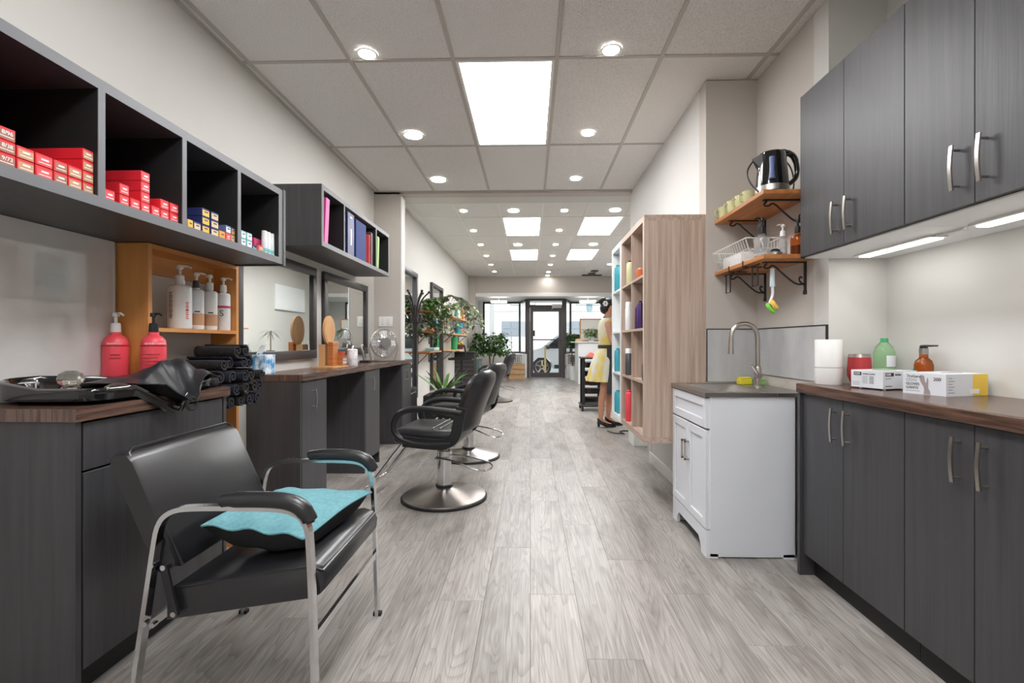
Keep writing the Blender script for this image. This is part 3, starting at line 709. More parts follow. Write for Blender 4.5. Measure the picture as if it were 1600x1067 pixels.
part('knob', MB().lathe([(.018, .04), (.034, .052), (.038, .066), (.032, .084), (.014, .094)], (-1.60, 1.60, BZ + .005), 9), 'acrylic', k_, None)
part('spray_head', MB().tube([(-1.52, 1.53, BZ - .06), (-1.50, 1.60, BZ + .02), (-1.46, 1.72, BZ + .03)], [.014, .018, .022], 12, smooth=2), 'black_gloss', t)
k2 = part('vacuum_breaker', MB().lathe([(.02, 0), (.02, .03), (.026, .034), (.026, .05), (.018, .054)], (-1.63, 1.49, BZ + .015), 18), 'chrome', t)
solo('drain_cap', MB().lathe([(.034, 0), (.03, .016), (.016, .026), (.0, .03)], (-1.44, 1.60, BZ + .016), 16).v and MB().ell((-1.44, 1.61, BZ + .026), .05, .04, .03, 16, 8), 'steel', 'grey rounded spray cap resting inside the shampoo bowl', 'spray cap', (-1.44, 1.61, BZ))
# black satin cape heaped on the bowl
def cape(a, b):
    y = 1.665 + .315 * a; x = max(-1.63 + .305 * b, bowl_back(y) + .012 + .02 * b)
    dx, dy = x + 1.30, y - 1.765; ph = math.atan2(dy, -dx)
    pk = math.exp(-((y - 1.90) / .10) ** 2 - ((x + 1.50) / .11) ** 2)
    crease = abs(math.sin(ph * 5.5 + .4)) ** .7
    z = .966 + .072 * pk + (.014 * crease + .006 * math.sin(ph * 17)) * min(1, (.2 + 1.4 * pk)) + .006 * math.sin(y * 40 + x * 23)
    dip = math.exp(-((y - 1.765) / .075) ** 2) * min(1, max(0, (x + 1.47) / .10))
    z -= .088 * dip; x += .045 * dip * max(0, (b - .7) / .3)
    e = min(a, 1 - a, b); f_ = max(0, 1 - e / .16) ** 1.5 * (1 - dip); z = z * (1 - f_) + .958 * f_
    return (x, y + .006 * math.sin(b * 9), z)
t = thing('salon_cape', 'black satin salon cape heaped over the shampoo bowl', 'cape', (-1.5, 1.82, .93))
part('cape_cloth', MB().grid(cape, 44, 34, .004), 'black_satin', t, 70)
part('collar_fold', MB().tube([(-1.29, 1.765 + .024 * math.cos(a), .872 + (.018 + .01 * (math.sin(a) > 0)) * math.sin(a)) for a in [2 * PI * k / 14 for k in range(14)]], .006, 8, closed=True), 'towel_dark', t)
solo('folded_towel', MB().box(-1.58, -1.40, 2.042, 2.098, .911, .955, .018, 3), 'towel_dark', 'folded dark towel at far end of the shampoo worktop', 'towel', (-1.5, 2.02, .912))

# ---------------- wall cubby shelf with colour boxes
SX = -1.33
def cubby(name, label, y0, y1, z0, z1, divs, x1, th_end=.03, bands=True):
    t = thing(name, label, 'wall shelf', (WL, (y0 + y1) / 2, z0))
    part('bottom_board', MB().box(WL + .002, x1 - .002, y0, y1, z0, z0 + .033), 'dark_wood', t, None)
    part('top_board', MB().box(WL + .002, x1 - .002, y0, y1, z1 - .033, z1), 'dark_wood', t, None)
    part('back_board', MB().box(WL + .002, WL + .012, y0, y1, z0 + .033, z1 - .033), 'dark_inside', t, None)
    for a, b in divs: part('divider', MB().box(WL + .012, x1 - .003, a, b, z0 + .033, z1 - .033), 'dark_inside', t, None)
    part('edge_band', MB().box(x1 - .002, x1, y0, y1, z0, z0 + .033), 'dark_edge', t, None); part('edge_band', MB().box(x1 - .002, x1, y0, y1, z1 - .033, z1), 'dark_edge', t, None)
    for a, b in divs: part('edge_band', MB().box(x1 - .003, x1, a, b, z0 + .033, z1 - .033), 'dark_edge', t, None)
    return t
cubby('cubby_shelf', 'long dark wall shelf with four cubbies of hair colour boxes', 1.06, 2.50, 1.528, 1.925, [(1.06, 1.085), (1.418, 1.442), (1.77, 1.792), (2.112, 2.134), (2.462, 2.50)], SX)
part('end_panel', MB().box(WL + .002, SX + .004, 2.50, 2.522, 1.522, 1.93), 'dark_wood', bpy.data.objects['cubby_shelf'], None)
cubby('book_shelf', 'shorter dark wall shelf holding books above the second mirror', 3.14, 4.64, 1.76, 2.175, [(3.14, 3.16), (3.51, 3.528), (4.245, 4.263), (4.62, 4.64)], -1.40)
part('end_panel', MB().box(WL + .002, -1.401, 3.128, 3.14, 1.76, 2.175), 'dark_wood', bpy.data.objects['book_shelf'], None)
ZS = 1.562
def cbox(u0, u1, lev, hh, mats, lab, deep=.16, num=None, x=-1.345):
    y0 = atX(u0, 300, x).y; y1 = atX(u1, 300, x).y - .001; z = ZS + lev * hh
    body, face = mats
    t = thing('hair_colour_box', lab, 'box', (x, (y0 + y1) / 2, z), 'hair colour boxes on the cubby shelf')
    part('carton', MB().box(x - deep, x, y0, y1, z, z + hh - .0012, .0012), body, t, None)
    if face: part('end_label', MB().box(x, x + .0006, y0 + .002, y1 - .002, z + .002, z + hh - .008), face, t, None)
    w = y1 - y0
    if num and u0 < 20: text(num, .015, (x + .0012, y0 + w * .25, z + hh * .42), (0, 1, 0), (0, 0, 1), 'ink_white', t)
    elif face not in (None,): part('print_line', MB().box(x + .0006, x + .001, y0 + w * .3, y1 - w * .25, z + hh * .48, z + hh * .62), 'ink_white' if body.startswith('red') else 'ink_black', t, None)
    if body.startswith('red'): part('print_line', MB().box(x + .0006, x + .001, y0 + w * .15, y1 - w * .12, z + hh * .24, z + hh * .3), 'ink_white', t, None)
LEV = ['bottom', 'second', 'third', 'top']
def levname(l, n): return 'bottom' if l == 0 and n > 1 else ('only one' if n == 1 else ('top' if l == n - 1 else ORD[l]))
bay0 = [(-6, 25, 3, 'red_box', 'brown_label', ('9/73', '8/38', '8/96')), (27, 54, 2, 'red_box', 'tan_label', ('10/3', '10/8')), (56, 83, 2, 'red_box', 'red_light', ('55/5', '66/5')), (84.5, 106, 2, 'red_box', 'brown_label', ('6/75', '6/73')), (107, 128.5, 2, 'red_box', 'tan_label', ('7/75', '7/47')), (129.5, 146.5, 4, 'red_box', 'tan_label', ('8/1', '9/1', '9/16', '10/1'))]
for si, (u0, u1, n, b, f, nums) in enumerate(bay0):
    for l in range(n): cbox(u0, u1, l, .0335, (b, f), 'red hair colour box, first cubby, %s stack from the left, %s' % (ORD[si], levname(l, n)), .17, nums[l])
bay1 = [(163.5, 180, 1), (187, 202, 2), (204, 219, 1), (220.5, 234.5, 4), (237, 250, 1), (251, 264, 2), (266, 279, 2)]
for si, (u0, u1, n) in enumerate(bay1):
    for l in range(n): cbox(u0, u1, l, .036, ('red_box', 'red_light'), 'plain red colour box, second cubby, %s stack from the left, %s' % (ORD[si], levname(l, n)), .17)
bay2 = [(293.5, 302, 1, ('yellow_box', 'yellow_box')), (303, 314, 1, ('navy_box', 'beige_box')), (316, 327.5, 3, ('navy_box', 'yellow_box')), (330, 341.5, 3, ('navy_box', 'beige_box')), (343, 352, 1, ('orange_box', 'orange_box')), (353, 361, 2, ('red_light', 'red_light')), (361.5, 367, 2, ('tan_label', 'beige_box'))]
CN = {'yellow_box': 'yellow', 'beige_box': 'beige', 'orange_box': 'orange', 'red_light': 'red', 'teal_box': 'teal', 'white_box': 'white'}
for si, (u0, u1, n, mm) in enumerate(bay2):
    for l in range(n):
        m2 = mm if l == 0 or n == 3 else (('blue_box', 'white_box') if si == 5 else ('navy_box', 'gold_label'))
        cbox(u0, u1, l, .034, m2, 'colour box with %s end, third cubby, %s stack from the left, %s' % (CN.get(m2[1], 'gold'), ORD[si], levname(l, n)), .15)
for si, (u0, u1) in enumerate(((377, 384.5), (386, 394))):
    for l in range(2): cbox(u0, u1, l, .036, ('teal_box', 'white_box'), 'teal and white box, fourth cubby, %s stack from the left, %s' % (ORD[si], levname(l, 2)), .15)
cbox(395, 402, 0, .022, ('navy_box', 'teal_box'), 'low blue box in fourth cubby before the magenta box', .03)
cbox(404, 412, 0, .028, ('red_light', 'tan_label'), 'low reddish box in fourth cubby beside white tubes', .03, None, -1.335)
cbox(397, 408, 0, .075, ('magenta', 'magenta'), 'taller magenta box at the back of fourth cubby', .06, None, -1.385)
for k in range(4):
    y = atX(413 + k * 5.6, 380, -1.365).y
    t = thing('cream_tube', 'white upright tube in fourth cubby, %s of four' % ORD[k], 'tube', (-1.365, y, ZS), 'upright white tubes')
    part('tube_body', MB().lathe([(.0125, 0), (.0135, .004), (.0135, .09), (.0125, .094)], (-1.365, y, ZS), 14), 'white_box', t); part('tube_cap', MB().lathe([(.0128, .094), (.0128, .118), (.011, .12)], (-1.365, y, ZS), 14), 'white_plastic', t)
    part('print_band', MB().lathe([(.0137, .01), (.0137, .03)], (-1.365, y, ZS), 14, cap=False), 'teal_box', t)
# books
def book(u, w, h, lean, mat, lab, x=-1.41, deep=.2, title=None, z=1.793, sheet=True):
    y = atX(u, 350, x).y
    t = thing('book', lab, 'book', (x, y, z), 'books on the wall shelf')
    R_ = Matrix.Translation((x, y, z)) @ Matrix.Rotation(lean, 4, 'X')
    part('cover', MB().box(-deep, 0, 0, w, 0.0, h, .002).xf(R_), mat, t, None)
    part('pages', MB().box(-deep + .004, -.004, .004, w - .004, .0, h + .001).xf(R_), 'paper', t, None)
    if title:
        [part('title_stroke', MB().box(.0, .0008, w * .44, w * .60, h * (.24 + k * .03), h * (.262 + k * .03)).xf(R_), 'ink_white', t, None) for k in range(13)]; part('emblem', MB().box(.0, .0008, w * .38, w * .66, h * .88, h * .92).xf(R_), 'ink_white', t, None)
    return t
book(507, .055, .325, -.10, 'pink_book', 'bright pink folder leaning in the first cubby of book shelf', -1.412, .22)
book(543.5, .13, .325, 0, 'navy_book', 'thick navy binder with white spine title, second cubby', -1.403, .22, 'x')
book(556.5, .23, .31, .0, 'blue_book', 'wide royal blue album standing face out beside the navy binder', -1.402, .026, None)
book(577, .02, .26, 0, 'ink_red', 'thin red booklet right of the blue album', -1.41, .16)
book(579.5, .05, .29, 0, 'brown_book', 'dark maroon book left of the lime green one', -1.41, .2)
book(589, .05, .30, -.08, 'green_book', 'lime green book leaning in last cubby', -1.412, .2)

# ---------------- long counter with knee holes
KF = -1.395
t = thing('styling_counter_top', 'long dark brown laminate counter below the two mirrors', 'worktop', (-1.56, 4.1, .87))
NOTCH = [(WL + .002, 2.83), (KF + .012, 2.83), (KF + .012, 5.50), (-1.70, 5.50), (-1.70, 5.32), (-1.418, 5.32), (-1.418, 5.182), (WL + .002, 5.182)]
part('slab', MB().prism(NOTCH, 'z', .872, .912), 'laminate_y', t, None)
part('end_band', MB().box(WL + .004, KF + .011, 2.8285, 2.83, .873, .911), 'laminate_end', t, None)
def pedestal(y0, y1, lab, handle=True, ymin=None, yh=None):
    t = thing('counter_cabinet', lab, 'cabinet', (-1.56, (y0 + y1) / 2, 0), 'narrow cabinets under the long counter')
    x0 = WL + .002
    part('body', MB().box(x0, KF - .02, y0 + .002, y1 - .002, .10, .87), 'dark_wood', t, None)
    part('side_panel', MB().box(x0, KF - .004, y0 - .012, y0 + .002, 0, .87), 'dark_wood', t, None); part('side_panel', MB().box(x0, KF - .004, y1 - .002, y1 + .012, 0, .87), 'dark_wood', t, None)
    dr = part('door', MB().box(KF - .02, KF - .001, y0 + .004, y1 - .004, .105, .864, .001), 'dark_wood', t, None)
    part('toe_kick', MB().box(x0, KF - .07, y0 + .002, y1 - .002, 0, .10), 'kick', t, None)
    yy = yh or (y0 + .13)
    part('handle', handle_arc(MB(), KF - .001, yy, .70, .80, .032), 'brushed', dr)
pedestal(2.845, 3.19, 'narrow dark cabinet under near end of the long counter', True, None, 2.98)
pedestal(3.96, 4.33, 'narrow dark cabinet under middle of the long counter', True, None, 4.10)
t = thing('counter_cabinet', 'narrow dark cabinet under far end of the long counter', 'cabinet', (-1.5, 5.3, 0), 'narrow cabinets under the long counter')
part('side_panel', MB().box(WL + .002, KF - .004, 5.10, 5.115, 0, .87), 'dark_wood', t, None)
part('body', MB().box(-1.70, KF - .02, 5.325, 5.49, .02, .87), 'dark_wood', t, None)
dr = part('door', MB().box(KF - .02, KF - .001, 5.116, 5.49, .02, .864, .001), 'dark_wood', t, None)
part('handle', handle_arc(MB(), KF - .001, 5.25, .70, .80, .032), 'brushed', dr)
# wall mirrors
def mirror(name, lab, y0, y1, z0, z1, fw, mat, x=WL, bevel=False, d=.03):
    t = thing(name, lab, 'mirror', (x, (y0 + y1) / 2, z0))
    fr = [('y', y0, y1, z0, z0 + fw), ('y', y0, y1, z1 - fw, z1), ('z', y0, y0 + fw, z0 + fw, z1 - fw), ('z', y1 - fw, y1, z0 + fw, z1 - fw)]
    for _, a, b, c, e in fr: part('frame_rail', MB().box(x + .001, x + d, a, b, c, e, .006, 2), mat, t, 30)
    part('glass', MB().box(x + .002, x + .012, y0 + fw, y1 - fw, z0 + fw, z1 - fw), 'mirror_glass', t, None)
    if bevel:
        i = fw + .035; part('bevel_line', MB().box(x + .012, x + .0125, y0 + i, y1 - i, z1 - i - .003, z1 - i).box(x + .012, x + .0125, y0 + i, y1 - i, z0 + i, z0 + i + .003).box(x + .012, x + .0125, y0 + i, y0 + i + .005, z0 + i + .003, z1 - i - .003).box(x + .012, x + .0125, y1 - i - .005, y1 - i, z0 + i + .003, z1 - i - .003), 'chrome', t, None)
    return t
mirror('wall_mirror', 'large dark framed wall mirror nearest the pine rack', 2.70, 3.73, .985, 1.70, .065, 'frame_dark')
mirror('wall_mirror', 'dark framed wall mirror above the far end of the long counter', 3.87, 4.92, .99, 1.70, .065, 'frame_dark', bevel=True)
# switch plate on the pilaster face
t = thing('light_switch', 'white double light switch plate beside second mirror', 'switch', (-1.60, 5.19, 1.33))
part('cover_plate', MB().box(-1.68, -1.525, 5.180, 5.189, 1.285, 1.395, .003), 'white_plastic', t)
for x in (-1.645, -1.585): part('rocker', MB().box(x, x + .034, 5.174, 5.181, 1.305, 1.375, .003), 'trim_white', t)
part('dial', MB().cyl((-1.543, 5.17, 1.315), (-1.543, 5.181, 1.315), .008), 'white_plastic', t)
# small things on the long counter
CZ = .9125
t = thing('tissue_box', 'blue and white tissue box at near end of long counter', 'tissue box', (-1.67, 2.9, CZ))
part('carton', MB().box(-1.715, -1.625, 2.845, 2.965, CZ, CZ + .12, .002), 'tissue_blue', t, None)
part('tissue', MB().grid(lambda a, b: (-1.69 + .04 * b + .015 * math.sin(a * 5), 2.865 + .07 * a, CZ + .12 + .07 * b + .01 * math.sin(a * 9 + b * 4)), 8, 6, .002), 'paper', t)
t = thing('oval_hand_mirror', 'oval wooden hand mirror standing in a bamboo holder', 'mirror', (-1.52, 3.70, CZ))
def oval(cx, cy, cz, ry, rz, x0, x1, n=28): return MB().prism([(cy + ry * math.cos(2 * PI * k / n), cz + rz * math.sin(2 * PI * k / n)) for k in range(n)], 'x', x0, x1)
part('wood_back', oval(0, 3.70, 1.205, .10, .115, -1.605, -1.59), 'bamboo', t); part('wood_inlay', oval(0, 3.70, 1.205, .082, .096, -1.5905, -1.588), 'bamboo', t)
part('grip', MB().box(-1.605, -1.59, 3.685, 3.715, .93, 1.10), 'bamboo', t, None)
t = thing('bamboo_holder', 'reddish bamboo desk organiser with small drawers', 'organiser', (-1.56, 3.82, CZ))
part('base_board', MB().box(-1.66, -1.49, 3.52, 3.84, CZ, CZ + .012), 'bamboo', t, None)
part('upright', MB().box(-1.585, -1.545, 3.655, 3.75, CZ + .012, CZ + .20, .002), 'bamboo_red', t, None); part('upright_back', MB().box(-1.66, -1.61, 3.655, 3.75, CZ + .012, CZ + .18, .002), 'bamboo', t, None)
for k in range(3):
    part('tray', MB().box(-1.62, -1.51, 3.757, 3.84, CZ + .014 + k * .032, CZ + .020 + k * .032).box(-1.62, -1.51, 3.757, 3.765, CZ + .020 + k * .032, CZ + .044 + k * .032), 'bamboo_red', t, None)
part('card_stack', MB().box(-1.60, -1.52, 3.765, 3.835, CZ + .086, CZ + .12), 'red_cloth', t, None)
t = thing('marble_canister', 'white marbled canister with lid on the long counter', 'canister', (-1.485, 3.90, CZ))
part('cup', MB().lathe([(.04, 0), (.042, .004), (.042, .125), (.040, .128)], (-1.485, 3.90, CZ), 24), 'marble_cup', t); part('lid', MB().lathe([(.0425, .128), (.0425, .136), (.03, .142)], (-1.485, 3.90, CZ), 24), 'white_plastic', t)
part('lid_knob', MB().lathe([(.006, .142), (.012, .158), (.006, .168)], (-1.485, 3.90, CZ), 12), 'chrome', t)
t = thing('cordless_phone', 'black and silver cordless phone upright in its charging cradle', 'phone', (-1.62, 4.62, CZ))
part('cradle', MB().box(-1.67, -1.57, 4.55, 4.64, CZ, CZ + .02, .008, 2), 'black_plastic', t); 
RP = Matrix.Translation((-1.625, 4.595, CZ + .015)) @ Matrix.Rotation(-.2, 4, 'Y')
hs_ = part('handset', MB().box(-.012, .012, -.026, .026, 0, .165, .008, 2).xf(RP), 'steel', t); part('screen', MB().box(.012, .0135, -.019, .019, .10, .15).xf(RP), 'black_gloss', hs_, None); part('keypad', MB().box(.012, .0135, -.018, .018, .03, .09).xf(RP), 'frame_grey', hs_, None)
# desk fan
t = thing('desk_fan', 'round silver wire desk fan near the light switch', 'fan', (-1.50, 4.86, CZ))
FC = Vector((-1.52, 4.86, 1.10)); FRAD = .148
fd = Vector((.72, -.69, .05)).normalized(); fx = fd.cross(Vector((0, 0, 1))).normalized(); fz = fx.cross(fd)
def fring(r, off, n=30): return [FC + fd * off + (fx * math.cos(2 * PI * k / n) + fz * math.sin(2 * PI * k / n)) * r for k in range(n)]
part('outer_ring', MB().tube(fring(FRAD, .0), .006, 8, closed=True), 'steel', t)
gm = MB()
for r, o in ((.125, .028), (.105, .036), (.085, .042), (.065, .046), (.045, .048)): gm.tube(fring(r, o), .0016, 4, closed=True)
for k in range(24):
    a = 2 * PI * k / 24; e = fx * math.cos(a) + fz * math.sin(a); gm.tube([FC + e * FRAD, FC + fd * .03 + e * .12, FC + fd * .048 + e * .04], .0014, 4)
part('front_grille', gm, 'chrome', t)
gm = MB()
for k in range(24):
    a = 2 * PI * k / 24 + .13; e = fx * math.cos(a) + fz * math.sin(a); gm.tube([FC + e * FRAD, FC - fd * .035 + e * .11, FC - fd * .04 + e * .04], .0014, 4)
part('rear_grille', gm, 'chrome', t)
part('hub', MB().tube([FC - fd * .05, FC + fd * .05], .055, 20), 'steel', t)
for k in range(4):
    a = 2 * PI * k / 4; e = fx * math.cos(a) + fz * math.sin(a); e2 = -fx * math.sin(a) + fz * math.cos(a)
    part('blade', MB().grid(lambda p, q: FC + e * (.05 + .08 * p) + e2 * (.055 * (q - .5)) + fd * (.02 * (q - .5)), 4, 4, .002), 'white_box', t)
part('stand', MB().tube([FC + fx * .155, FC + fx * .165 + Vector((0, 0, -.06)), Vector((FC.x, FC.y, CZ + .006)) + fx * .13 - fd * .02, Vector((FC.x, FC.y, CZ + .006)) - fx * .13 - fd * .02, FC - fx * .165 + Vector((0, 0, -.06)), FC - fx * .155], .006, 8).tube([Vector((FC.x, FC.y, CZ + .006)) + fx * .12 - fd * .02, Vector((FC.x, FC.y, CZ + .006)) + fx * .10 + fd * .07, Vector((FC.x, FC.y, CZ + .006)) - fx * .10 + fd * .07, Vector((FC.x, FC.y, CZ + .006)) - fx * .12 - fd * .02], .006, 8), 'steel', t)

# ---------------- black waiting chair with chrome arms (faces +X)
t = thing('shampoo_chair', 'black leather reclining armchair with chrome frame in the foreground', 'armchair', (-.9, 1.63, 0))
YN, YFr = 1.355, 1.905
def frame(y):
    pts = [(-1.175, y, .0), (-1.10, y, .50), (-1.085, y, .585), (-1.045, y, .62), (-.98, y, .628), (-.76, y, .628), (-.69, y, .622), (-.65, y, .59), (-.638, y, .53), (-.622, y, 0)]
    return MB().tube(pts, 1, flat=(.014, .026, (1, 0, 0)), smooth=2)
for y in (YN, YFr): part('arm_frame', frame(y), 'chrome', t, 30)
for y in (YN, YFr):
    n = 9; pad = MB()
    pts = [(-.905, y, .642), (-.89, y, .65), (-.80, y, .652), (-.72, y, .650), (-.672, y, .636), (-.645, y, .605), (-.638, y, .585)]
    pad.tube(pts, [.012, .021, .024, .024, .024, .022, .012], 12, smooth=2); part('arm_pad', pad, 'black_leather', t, 60)
part('front_bar', MB().tube([(-.630, YN, .25), (-.630, YFr, .25)], 1, flat=(.026, .012)), 'chrome', t, None)
part('rear_bar', MB().tube([(-1.135, YN, .27), (-1.135, YFr, .27)], 1, flat=(.026, .012)), 'chrome', t, None)
sp = [(-1.10, .27), (-1.10, .355), (-1.06, .385), (-.66, .452), (-.625, .440), (-.608, .415), (-.612, .375), (-.64, .362)]
bm_ = bmesh.new(); ring = []
for y in (1.385, 1.40, 1.86, 1.875):
    inset = .012 if y in (1.385, 1.875) else 0; cx_, cz_ = -.86, .36
    ring.append([bm_.verts.new((x + (inset if x < cx_ else -inset), y, z + (inset if z < cz_ else -inset))) for x, z in sp])
for a, b in zip(ring[:-1], ring[1:]):
    for k in range(len(sp)): bm_.faces.new((a[k], a[(k + 1) % len(sp)], b[(k + 1) % len(sp)], b[k]))
bm_.faces.new(ring[0][::-1]); bm_.faces.new(ring[-1])
st = part('seat', MB().bm(bm_), 'black_leather', t, 45)
part('piping', MB().tube([(-1.06, 1.388, .376), (-.66, 1.388, .442), (-.62, 1.392, .428), (-.62, 1.868, .428)], .005, 6), 'black_leather', st)
def back_slab():
    mb = MB(); b0 = Vector((-1.045, 0, .44)); b1 = Vector((-1.205, 0, .792)); ax = (b1 - b0); nx = Vector((ax.z, 0, -ax.x)).normalized()
    L, TH = ax.length, .066; axn = ax.normalized(); prof = []
    for s_, q in ((.0, .1), (.0, .9), (.04, 1.0), (.9, 1.0), (.97, .85), (1.0, .55), (1.0, .15), (.96, .0), (.04, .0)): prof.append(b0 + axn * (L * s_) - nx * (TH * (1 - q)))
    rings = []
    for y, ins in ((1.375, .014), (1.392, 0), (1.868, 0), (1.885, .014)):
        c = sum(prof, Vector()) / len(prof); rings.append([Vector((p.x + (c.x - p.x) * ins * 4, y, p.z + (c.z - p.z) * ins * 3)) for p in prof])
    n = len(prof); vs = [v for r in rings for v in r]
    fs = [(i * n + k, i * n + (k + 1) % n, (i + 1) * n + (k + 1) % n, (i + 1) * n + k) for i in range(3) for k in range(n)] + [tuple(range(n))[::-1], tuple(range(3 * n, 4 * n))]
    return mb.add(vs, fs), b0, b1, nx
bs, b0, b1, nx = back_slab()
bk = part('backrest', bs, 'black_leather', t, 50)
e1, e2 = b0 + nx * .001, b1 + nx * .001
part('piping', MB().tube([(e1.x, 1.39, e1.z), (e2.x - .005, 1.39, e2.z - .015), (e2.x - .012, 1.41, e2.z - .004), (e2.x - .012, 1.85, e2.z - .004), (e2.x - .005, 1.87, e2.z - .015), (e1.x, 1.87, e1.z)], .004, 6), 'black_leather', bk)
for y in (1.368, 1.892):
    part('recline_strut', MB().tube([(-1.085, y, .45), (-1.05, y, .30)], 1, flat=(.022, .008, (1, 0, 0))), 'black_plastic', t, None)
    for p in ((-1.083, .445), (-1.052, .308), (-1.115, .275)): part('bolt', MB().cyl((p[0], y - .008, p[1]), (p[0], y + .008, p[1]), .008), 'chrome', t)
for x, y in ((-1.175, YN), (-.622, YN), (-1.175, YFr), (-.622, YFr)): part('foot_cap', MB().box(x - .016, x + .016, y - .01, y + .01, 0, .014), 'rubber', t, None)
# cushion: teal top, black underside
cc = Vector((-.85, 1.65, .44))
QC = ((-1.035, 1.46), (-.695, 1.425), (-.635, 1.865), (-1.005, 1.84))
def pillow(a, b, up):
    A, B = a * 2 - 1, b * 2 - 1; ew = max(0, 1 - abs(A) ** 3) * max(0, 1 - abs(B) ** 3)
    pin = .018; aa = a + pin * math.sin(PI * b) * -A * 1.2; bb = b + pin * math.sin(PI * a) * -B * 1.2
    x = (QC[0][0] * (1 - aa) + QC[1][0] * aa) * (1 - bb) + (QC[3][0] * (1 - aa) + QC[2][0] * aa) * bb
    y = (QC[0][1] * (1 - aa) + QC[1][1] * aa) * (1 - bb) + (QC[3][1] * (1 - aa) + QC[2][1] * aa) * bb
    z = .522 - .05 * (x - cc.x) + .006 * math.sin(a * 17 + b * 5) * (1 - ew)
    if up: z += .030 * ew ** .5 + (.004 * math.sin(A * 7 + B * 4) + .003 * math.sin(B * 11 - A * 3)) * ew
    else: z = z - .085 * min(1, ew * 1.6) ** .45; z = max(z, .352 + .1675 * (x + 1.06) + .042)
    return (x, y, z)
t = thing('seat_cushion', 'teal cushion with black underside lying on the foreground armchair', 'cushion', (cc.x, cc.y, cc.z))
part('teal_cover', MB().grid(lambda a, b: pillow(a, b, True), 26, 26), 'teal_fabric', t, 70)
part('black_cover', MB().grid(lambda a, b: pillow(a, b, False), 20, 20), 'black_fabric', t, 70)
eb = [pillow(k / 20, 0, True) for k in range(21)] + [pillow(1, k / 20, True) for k in range(1, 21)] + [pillow(1 - k / 20, 1, True) for k in range(1, 21)] + [pillow(0, 1 - k / 20, True) for k in range(1, 20)]
part('seam', MB().tube(eb, .004, 6, closed=True), 'teal_fabric', t)

# ---------------- hydraulic styling chairs (front towards -X), built at the origin
sc_ = thing('styling_chair', 'x', 'chair', (0, 0, 0), 'hydraulic styling chairs in a row')
part('base_rim', MB().lathe([(.30, 0), (.305, .004), (.305, .014), (.298, .018)], (0, 0, 0), 48), 'rubber', sc_)
part('base', MB().lathe([(.295, .016), (.293, .026), (.272, .032), (.20, .048), (.075, .078), (.055, .084)], (0, 0, 0), 48), 'brushed', sc_)
part('base_collar', MB().lathe([(.062, .08), (.062, .096), (.055, .1)], (0, 0, 0), 28), 'black_plastic', sc_)
part('column', MB().lathe([(.05, .09), (.05, .335), (.044, .342)], (0, 0, 0), 28), 'chrome', sc_)
part('piston', MB().lathe([(.026, .34), (.026, .40)], (0, 0, 0), 20), 'steel', sc_)
lv = [(-.055, -.02, .285), (-.05, -.06, .29), (.03, -.066, .29), (.12, -.07, .275), (.22, -.075, .235), (.30, -.06, .215), (.35, -.02, .225), (.345, .04, .24), (.28, .065, .262), (.12, .066, .285), (.03, .064, .29), (-.05, .058, .29), (-.06, .02, .285)]
part('pump_lever', MB().tube(lv, .007, 8, closed=True, smooth=2), 'chrome', sc_)
part('seat_plate', MB().box(-.20, .12, -.14, .14, .395, .415, .004), 'steel', sc_)
def cushion_mb(x0, x1, y0, y1, z0, z1, bev, tilt=None):
    bm = bmesh.new(); bmesh.ops.create_cube(bm, size=1)
    for v in bm.verts: v.co = ((x0 + x1) / 2 + v.co.x * (x1 - x0), (y0 + y1) / 2 + v.co.y * (y1 - y0), (z0 + z1) / 2 + v.co.z * (z1 - z0))
    bmesh.ops.bevel(bm, geom=list(bm.edges), offset=bev, segments=4, profile=.5, affect='EDGES'); m = MB().bm(bm)
    return m.xf(tilt) if tilt else m
part('seat', cushion_mb(-.30, .16, -.235, .235, .413, .525, .045), 'black_leather', sc_, 60)
for k in range(2): part('seat_seam', MB().tube([(-.02 + .05 * k, -.20, .527), (-.02 + .05 * k, .20, .527)], .005, 6), 'black_leather', sc_)
def backfn(a, b, s):
    # a around height 0..1, b across -1..1
    B = b * 2 - 1; z = .49 + .425 * a; x = .155 + .16 * a ** 1.2 + .03 * B * B * -1
    wid = .228 * (1 - .12 * (1 - a)) * (1 if a < .7 else math.sqrt(max(0, 1 - ((a - .7) / .3) ** 2 * .55)))
    ed = (1 - abs(B) ** 4) * (1 - max(0, (a - .72) / .28) ** 2.5) * (1 - max(0, (.08 - a) / .08) ** 2); th = .074 * max(0, ed) ** .5
    return (x + s * th + .01, B * wid, z)
mbk = MB().grid(lambda a, b: backfn(a, b, -1), 16, 14); mbk.grid(lambda a, b: backfn(a, b, 1), 16, 14)
part('backrest', mbk, 'black_leather', sc_, 75)
for s in (-1, 1):
    y = s * .265
    part('armrest', MB().tube([(.13, y, .44), (-.05, y, .425), (-.21, y, .45), (-.275, y, .52), (-.265, y, .60), (-.20, y, .655), (-.08, y, .672), (.08, y, .658), (.20, y * .97, .645)], .021, 10, smooth=2), 'black_plastic', sc_, 60)
    part('side_shell', MB().tube([(-.20, y, .45), (0, y, .435), (.10, y, .44), (.165, y, .49), (.18, y * .97, .60), (.20, y * .96, .68)], 1, flat=(.07, .02, (0, 0, 1)), smooth=2), 'black_plastic', sc_, 60)
fr_ = MB()
for y in (-.11, .11): fr_.tube([(-.10, y, .405), (-.26, y, .40), (-.285, y, .385), (-.49, y, .12)], .011, 8, smooth=1)
fr_.tube([(-.485, -.17, .125), (-.485, .17, .125)], .013, 8).tube([(-.52, -.17, .09), (-.52, .17, .09)], .011, 8)
fr_.tube([(-.49, -.11, .12), (-.525, -.11, .085)], .01, 6).tube([(-.49, .11, .12), (-.525, .11, .085)], .01, 6)
part('footrest', fr_, 'chrome', sc_)
place(sc_, (-.615, 3.36, 0), -.13, 'black styling chair on round steel base, nearest of the row', True)
